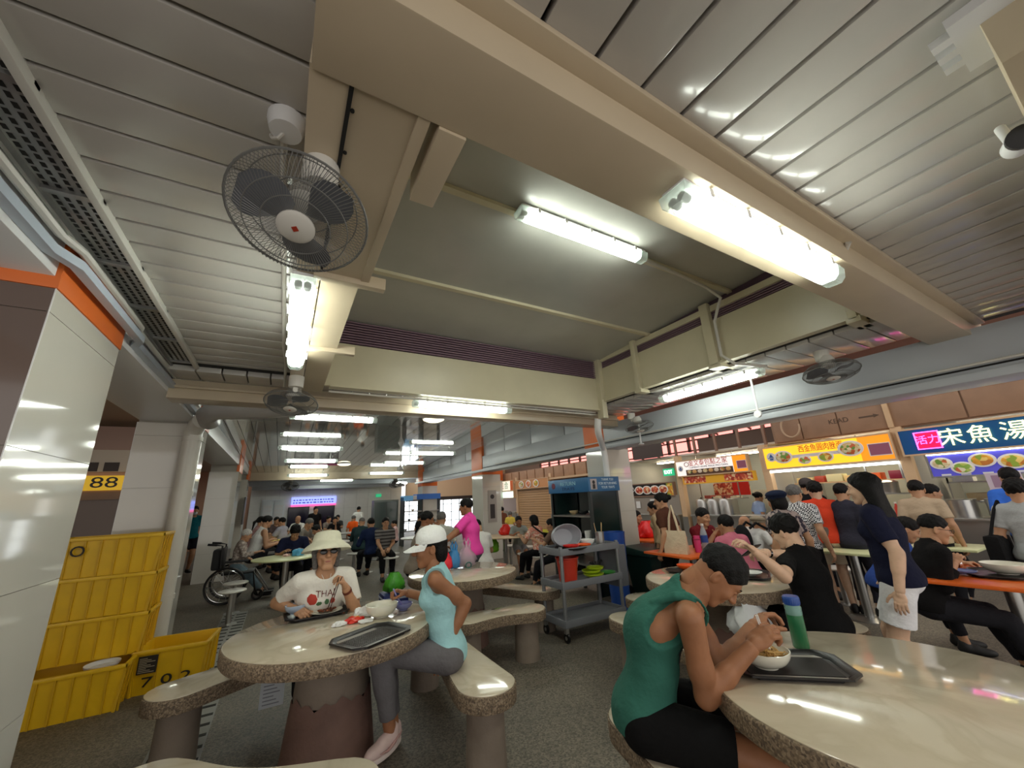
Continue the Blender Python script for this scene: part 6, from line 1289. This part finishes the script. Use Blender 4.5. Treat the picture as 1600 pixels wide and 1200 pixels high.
bowl('large cream bowl on the table between the two women', .72, 3.29, .752, .115, .085, CER)
bowl('small lilac bowl in front of the woman in the cap', .90, 3.36, .752, .07, .05, mat('ceramic_lilac', (.52, .54, .76), .15, coat=.3))
def frame_at(P, i, p):
    Rm, W0 = P['HF'][i]; return tuple(RZ(P['rz']) @ (Rm @ A(*p)+W0)+np.array(P['root'].location))
o = frame_at(visor, 0, (-.02, .09, -.035)); tag(MB().tube([(.90, 3.37, .775), ((.9+o[0])/2, (3.37+o[1])/2, (.775+o[2])/2-.004), o, (o[0]+(o[0]-.9)*.4, o[1]+(o[1]-3.37)*.4, o[2]+.05)], [.014, .007, .006, .006], 8).build('soup_spoon', mat('spoon_lilac', (.66, .64, .86), .2)), 'lilac soup spoon in the hand of the woman in the cap', 'spoon')
o = frame_at(lady, 1, (-.02, .085, -.04))
for i, d in enumerate((-.006, .006)): tag(MB().tube([(.40+d*1.5, 3.66, .785), (o[0]+d, o[1], o[2]), (o[0]+(o[0]-.4)*.35+d*2, o[1]+(o[1]-3.66)*.3, o[2]+.06)], .0035, 6).build('chopstick', mat('chopstick_dark', (.25, .14, .1), .4)), ('left', 'right')[i]+' brown chopstick held over the plate by the hatted woman', 'chopstick', 'chopsticks of the hatted woman')
# crumpled napkin and red wrapper
def crumple(label, name, x, y, z, r, m, seed, sx=1, sy=1, sz=.5):
    rnd = random.Random(seed); bm = bmesh.new(); bmesh.ops.create_icosphere(bm, subdivisions=3, radius=1)
    for v in bm.verts: k = 1+.22*math.sin(v.co.x*5+seed)*math.sin(v.co.y*6)+rnd.uniform(-.1, .1); v.co = Vector((v.co.x*r*sx*k, v.co.y*r*sy*k, max(-.3, v.co.z)*r*sz*k))
    zm = min(v.co.z for v in bm.verts)
    for v in bm.verts: v.co.z -= zm
    me = bpy.data.meshes.new(name); bm.to_mesh(me); bm.free(); return tag(link(name, me, m, None, 30, (x, y, z)), label, 'wrapper')
crumple('crumpled red snack wrapper on the table between plate and tray', 'snack_wrapper', .53, 3.28, .752, .05, food('wrapper', [(.80, .12, .08), (.85, .2, .1), (.92, .75, .2), (.82, .15, .1)], 22, .3), 3, 1.3, .9, .5)
crumple('white paper napkin behind the red wrapper', 'paper_napkin', .61, 3.40, .752, .055, WHITE, 5, 1.1, .8, .8); crumple('second white napkin left of the red wrapper', 'paper_napkin', .43, 3.25, .752, .035, WHITE, 9, 1.3, .7, .6); crumple('white tissue under the front of the red wrapper', 'paper_tissue', .60, 3.22, .752, .04, WHITE, 11, 1.3, .8, .35)
o = tag(box((.0, 3.95, .12), (.16, 3.96, .3)).build('paper_sheet', mat('sheet_white', (.82, .84, .86), .6)), 'printed white sheet hanging under the first table', 'paper'); 
for k in range(6): box((.02, 3.948, .14+.024*k), (.13-.02*(k % 3), 3.95, .147+.024*k)).build('print_line', mat('print_grey', (.55, .56, .6), .6), o)
# noodle bowl, chopsticks, spoon and bottle of the man in green
bx, by, bz = 1.98, 1.21, .762
bowl('white bowl of noodles the man in green is eating from', bx, by, bz, .105, .07, CER)
b = MB(); rnd = random.Random(4)
for i in range(46):
    a, r_ = rnd.uniform(0, 2*PI), .06*math.sqrt(rnd.random()); pts = []
    for k in range(7): pts.append((bx+r_*math.cos(a)+.03*math.sin(k*.9+i), by+r_*math.sin(a)+.03*math.cos(k*1.1+i*2), bz+.05+.012*math.sin(k*1.3+i)+.006*rnd.random()))
    b.tube(pts, .0022, 5)
o = frame_at(man, 0, (-.025, .09, -.045))
for i in range(8): b.tube([(bx-.01+.004*i, by+.004*(i % 3), bz+.055), ((bx+o[0])/2+.003*i, (by+o[1])/2, (bz+o[2])/2+.0), (o[0]+.03+.002*i, o[1]+.01, o[2]-.03)], .0022, 5)
tag(b.build('noodles', mat('noodle', (.80, .64, .38), .4), kind='stuff'), 'yellow noodles in the bowl and on the chopsticks of the man in green', 'noodles')
t = MB().lathe([(0, .04), (.085, .045)], 30, (bx, by, bz)).build('soup', food('broth', [(.45, .26, .12), (.55, .34, .16), (.36, .5, .2)], 40, .2)); tag(t, 'brown broth with greens in the noodle bowl', 'soup')
for i, d in enumerate((0, .012)): tag(MB().tube([(bx+.0+d, by, bz+.06), (o[0]+d, o[1], o[2]), (o[0]-.05+d, o[1]-.015, o[2]+.09)], .003, 6).build('chopstick', WHITE), ('nearer', 'farther')[i]+' white chopstick of the man in green', 'chopstick', 'white chopsticks of the man in green')
o = frame_at(man, 1, (-.02, .08, -.04)); tag(MB().tube([(bx+.03, by, bz+.06), o, (o[0]+.03, o[1]+.01, o[2]+.05)], [.014, .006, .006], 8).build('soup_spoon', WHITE), 'white soup spoon in the left hand of the man in green', 'spoon')
t = thing('water_bottle', 'green translucent water bottle with a blue lid on the nearest table', 'bottle', (2.36, 1.24, .752)); GG = mat('bottle_green', (.16, .42, .27), .25, var=.1); 
MB().lathe([(0, 0), (.034, 0), (.037, .005), (.037, .15), (0, .15)], 32).build('bottle_body', GG, t); MB().lathe([(.037, .15), (.0375, .185), (.033, .2), (.03, .2), (.034, .15)], 32).build('clear_shoulder', mat('bottle_clear', (.55, .72, .68), .1, alpha=.5), t); MB().lathe([(0, .196), (.036, .196), (.037, .2), (.037, .232), (.034, .236), (0, .236)], 32).build('bottle_lid', mat('lid_blue', (.12, .27, .55), .35), t)
lg = MB()
for k in range(24): a = 2*PI*k/24; lg.box((.036*math.cos(a)-.0015, .036*math.sin(a)-.0015, .202), (.037*math.cos(a)+.0015, .037*math.sin(a)+.0015, .228))
lg.build('lid_grip', mat('lid_blue', (.12, .27, .55), .35), t, kind='stuff')
cord = MB()
Pm = man; rr = np.array(Pm['root'].location)
def man_pt(p): return Pm['P']+A(*p)
for s in (-1, 1): MB().tube([man_pt((s*.012, .135, .0)), man_pt((s*.03, .165, -.01)), man_pt((s*.045, .185, -.035)), man_pt((s*.03, .2, -.05))], .005, 6).build('drawstring', mat('cord_check', (.75, .75, .75), .7), Pm['root'])
conform_print(man, [('chest_print', disc_mesh(-.06, -.24, .05, .04, wob=.2), mat('print_dark', (.08, .09, .09), .7)), ('chest_print', disc_mesh(.03, -.16, .045, .05, wob=.2), mat('print_dark', (.08, .09, .09), .7)), ('chest_print', disc_mesh(-.02, -.2, .02, .02, wob=.2), mat('print_pale', (.55, .72, .78), .5))], None)
# table with shopping bags
def plastic_bag(label, x, y, z, r, h, rgb, alpha=.75, handles=True, seed=1):
    t = thing('plastic_bag', label, 'bag', (x, y, z)); rnd = random.Random(seed); m = mat('film_%02x%02x%02x' % tuple(int(c*255) for c in rgb), rgb, .3, alpha=alpha, bump=.5, bscale=25); n = 28; vs = []
    prof = [(.75, 0), (1, .12), (1.05, .35), (.9, .6), (.6, .82), (.42, 1)]
    for k, zz in prof: vs += [(r*k*(1+.17*math.sin(i*2.1+zz*9+seed)+.1*math.sin(i*5+zz*14))*math.cos(2*PI*i/n), r*.75*k*(1+.13*math.sin(i*1.7+zz*7+seed))*math.sin(2*PI*i/n), h*zz*(1+.03*math.sin(i*3))) for i in range(n)]
    m_ = MB().add(vs, [tuple(range(n))[::-1]]+[(j*n+i, j*n+(i+1) % n, (j+1)*n+(i+1) % n, (j+1)*n+i) for j in range(len(prof)-1) for i in range(n)]); m_.build('bag', m, t, sharp=80)
    if handles:
        for s in (-1, 1): MB().tube([(s*r*.3, 0, h*.95), (s*r*.45, 0, h*1.25), (s*r*.25, 0, h*1.5), (s*r*.05, 0, h*1.25), (s*r*.02, 0, h*.95)], [.02*r/.1, .012, .01, .012, .02*r/.1], 8).build('handle', m, t)
    return t
plastic_bag('red plastic shopping bag at the left of the bags on the second table', 1.78, 4.85, .752, .10, .2, (.90, .16, .22), 1, 0, 2)
plastic_bag('blue plastic shopping bag between the red and the clear bags', 1.92, 4.88, .752, .09, .2, (.22, .52, .75), .9, 1, 3)
plastic_bag('clear pinkish plastic bag with dark greens inside on the second table', 2.08, 4.86, .752, .11, .22, (.85, .74, .80), .45, 1, 4)
crumple('dark green vegetables inside the clear plastic bag', 'green_vegetables', 2.08, 4.86, .756, .075, mat('veg_green', (.16, .28, .2), .5), 6, 1, .8, .8)
o = tag(MB().tube([(2.02+.035*math.cos(a), 4.66, .795+.03*math.sin(a)) for a in np.linspace(0, 2*PI, 16, endpoint=False)], .008, 6, closed=True).build('bag_handle_ring', mat('ring_teal', (.16, .36, .34), .4)), 'small dark teal ring in front of the bags on the second table', 'ring')
plastic_bag('bright green plastic bag behind the chin of the capped woman', 1.36, 5.55, .47, .12, .22, (.30, .66, .18), 1, 0, 7)
t = thing('striped_bag', 'blue bag with white stripes under the bright green bag', 'bag', (1.36, 5.55, 0)); box((-.16, -.14, 0), (.16, .14, .46)).build('bag_body', mat('bag_royal', (.10, .16, .42), .5), t, bevel=.03)
for k in range(5): box((-.163, -.143, .06+.085*k), (.163, .143, .08+.085*k)).build('stripe', mat('bag_pale', (.75, .78, .85), .5), t)
plastic_bag('red plastic bag on the round cream table', 4.45, 8.15, .752, .14, .22, (.90, .16, .12), 1, 0, 8); plastic_bag('lime green plastic bag hanging at the cream table', 4.12, 8.15, .42, .13, .3, (.45, .75, .15), 1, 0, 9); plastic_bag('white plastic bag behind the red one on the cream table', 4.65, 8.25, .752, .13, .2, (.88, .86, .84), 1, 0, 10)
plastic_bag('red plastic bag on the orange table left of the brown-shirted woman', 5.75, 5.22, .752, .2, .28, (.93, .15, .16), 1, 0, 12); plastic_bag('pink plastic bag beside the red one on the orange table', 5.98, 5.1, .752, .13, .14, (.93, .62, .66), 1, 0, 13)
t = thing('blue_packet', 'small blue packet on the pale yellow table', 'packet', (.33, 8.25, .752)); crumple('x', 'packet', 0, 0, 0, .09, mat('packet_blue', (.35, .68, .85), .4), 14, 1.1, .8, .9).parent = t
pk_ = kids(t)[0]; del pk_['label']; del pk_['category']
crumple('pink tissue beside the blue packet on the pale yellow table', 'paper_tissue', .16, 8.3, .752, .06, mat('tissue_pink', (.85, .70, .66), .6), 15)
# orange table, third stone table
t = thing('tumbler', 'pink tumbler on the orange table', 'tumbler', (4.78, 3.52, .752)); MB().lathe([(0, 0), (.04, 0), (.045, .15), (.042, .16), (.04, .2), (0, .2)], 24).build('cup', mat('tumbler_pink', (.85, .25, .48), .25), t); MB().lathe([(.046, .15), (.047, .165), (.04, .165)], 24).build('band', mat('tumbler_rim', (.7, .15, .35), .3), t)
t = thing('water_bottle', 'clear plastic water bottle with a blue label on the orange table', 'bottle', (4.98, 3.55, .752)); CB = mat('pet_clear', (.80, .86, .90), .08, alpha=.45)
MB().lathe([(0, 0), (.04, 0), (.045, .02), (.045, .2), (.03, .26), (.018, .29), (.018, .31), (0, .31)], 24).build('bottle_body', CB, t); MB().lathe([(.046, .1), (.046, .19), (.0455, .19), (.0455, .1)], 24).build('label', mat('label_blue', (.2, .33, .65), .4), t); MB().lathe([(0, .31), (.02, .31), (.02, .335), (0, .335)], 16).build('cap', WHITE, t)
bowl('white bowl on the orange table beside the water bottle', 5.1, 3.6, .752, .1, .07, WHITE); o = tag(MB().lathe([(0, 0), (.035, 0), (.04, .1), (.037, .1), (.033, .005), (0, .005)], 20).build('glass_cup', CB, loc=(4.95, 3.38, .752)), 'clear plastic cup in front of the water bottle', 'cup')
bowl('orange plastic bowl on the third stone table', 3.62, 2.84, .765, .09, .05, OB); o = tag(bowl_mb(.13, .02, foot=.8).build('black_plate', BLACK, loc=(3.55, 2.88, .752)), 'black plate under the orange bowl', 'plate')
t, g = tray('dark tray by the young man in black on the third stone table', 3.82, 2.32, .7515, .5); bowl('white dish on the dark tray of the young man in black', 3.8, 2.3, .762, .1, .03, WHITE)
t = thing('red_straw_cup', 'dark drink cup with a straw on the third stone table', 'cup', (3.75, 2.6, .752)); MB().lathe([(0, 0), (.03, 0), (.038, .1), (0, .1)], 20).build('cup', mat('drink_dark', (.2, .06, .06), .2), t); MB().cyl((0, 0, .08), (.01, 0, .19), .004, n=6).build('straw', RED, t)
plastic_bag('white plastic bag on the stone bench beside the young man in black', 3.25, 2.05, .455, .17, .24, (.86, .87, .88), .85, 0, 17)
# right orange table: tray, bowl
t, g = tray('tray with a large white bowl on the orange-edged table', 5.15, 1.05, .7515, .2); bowl('large white bowl on the tray at the right edge', 5.2, 1.0, .762, .14, .08, CER); bowl('small blue-rimmed dish beside the large white bowl', 5.0, 1.2, .762, .08, .03, mat('dish_blue', (.45, .5, .7), .3))
# carried bags and phone
def world(P, p): return RZ(P['rz']) @ A(*p)+np.array(P['root'].location)
b_ = find('brown T-shirt with a bun'); q = b_['SH'][1]
t = thing('tote_bag', 'cream canvas tote bag on the shoulder of the brown-shirted woman', 'bag', tuple(world(b_, b_['P']+A(-.19, -.17, .08))), b_['rz']); t.scale = (.85, .85, .85); CV = cloth((.84, .77, .66))
MB().add([(-.05, -.19, -.22), (.05, -.19, -.22), (.05, .19, -.22), (-.05, .19, -.22), (-.012, -.18, .16), (.012, -.18, .16), (.012, .18, .16), (-.012, .18, .16)], [(3, 2, 1, 0), (4, 5, 6, 7), (0, 1, 5, 4), (1, 2, 6, 5), (2, 3, 7, 6), (3, 0, 4, 7)]).build('bag_body', CV, t, bevel=.015)
for x in (-.012, .012): MB().tube([(x, -.08, .14), (x, -.05, .34), (x+.03, .0, .53), (x, .05, .34), (x, .08, .14)], .012, 6).build('strap', CV, t)
b_ = find('carrying a black backpack')
t = thing('backpack', 'black backpack on the man in the grey cap', 'backpack', tuple(world(b_, b_['S2']+A(0, -.2, 0))), b_['rz']); BK = cloth((.09, .09, .1)); MB().ell((0, 0, 0), (.15, .09, .22), 24).build('bag_body', BK, t); MB().ell((0, -.07, -.06), (.11, .05, .1), 18).build('front_pocket', BK, t)
for s in (-1, 1): MB().tube([(s*.09, .06, .17), (s*.11, .16, .24), (s*.12, .3, .15)], .018, 8).build('strap', BK, t)
for lab, key, rgb in (('grey shoulder bag hanging on the person in charcoal', 'charcoal top', (.42, .38, .35)), ('black shoulder bag hanging on the person in pale grey', 'pale grey T-shirt with', (.08, .08, .085))):
    b_ = find(key); s = -1; t = thing('shoulder_bag', lab, 'bag', tuple(world(b_, b_['P']+A(s*.22, -.06, .04))), b_['rz']); m = cloth(rgb); box((-.06, -.15, -.16), (.06, .15, .14)).build('bag_body', m, t, bevel=.04); sh = b_['SH'][1]-(b_['P']+A(s*.22, -.06, .04))
    MB().tube([(0, -.13, .12), (sh[0]*.6, sh[1]-.06, sh[2]+.0), (sh[0], sh[1], sh[2]+.085), (sh[0]*.6+.01, sh[1]+.08, sh[2]), (0, .13, .12)], .014, 6).build('strap', m, t)
b_ = find('orange floral blouse'); MB().tube([b_['SH'][1]+A(.02, -.03, .08), b_['S2']+A(0, -.17, .02), b_['P']+A(.16, -.13, .02)], .016, 6).build('bag_strap', BLACK, b_['root'])
b_ = find('looking at his phone'); w0, w1 = [world(b_, b_['WR'][i]) for i in (0, 1)]; Rm, W0 = b_['HF'][0]
c = (np.array(frame_at(b_, 0, (-.03, .085, -.03)))+np.array(frame_at(b_, 1, (.03, .085, -.03))))/2
t = thing('mobile_phone', 'dark mobile phone in the hands of the young man in black', 'phone', tuple(c), b_['rz']); M = Matrix.Rotation(-.6, 4, 'X'); MB().box((-.037, -.078, -.004), (.037, .078, .004), M).build('case', BLACK, t, bevel=.003); MB().box((-.034, -.073, .004), (.034, .073, .0048), M).build('screen', mat('phone_screen', (.5, .52, .6), .15, emit=.4), t)
bracelet(b_, 0, CHROME, .033, .02); P_ = find('black leather jacket'); bracelet(P_, 1, CHROME, .04, .02)
MB().ell((.079, -.004, -.02), (.006, .007, .007), 8)
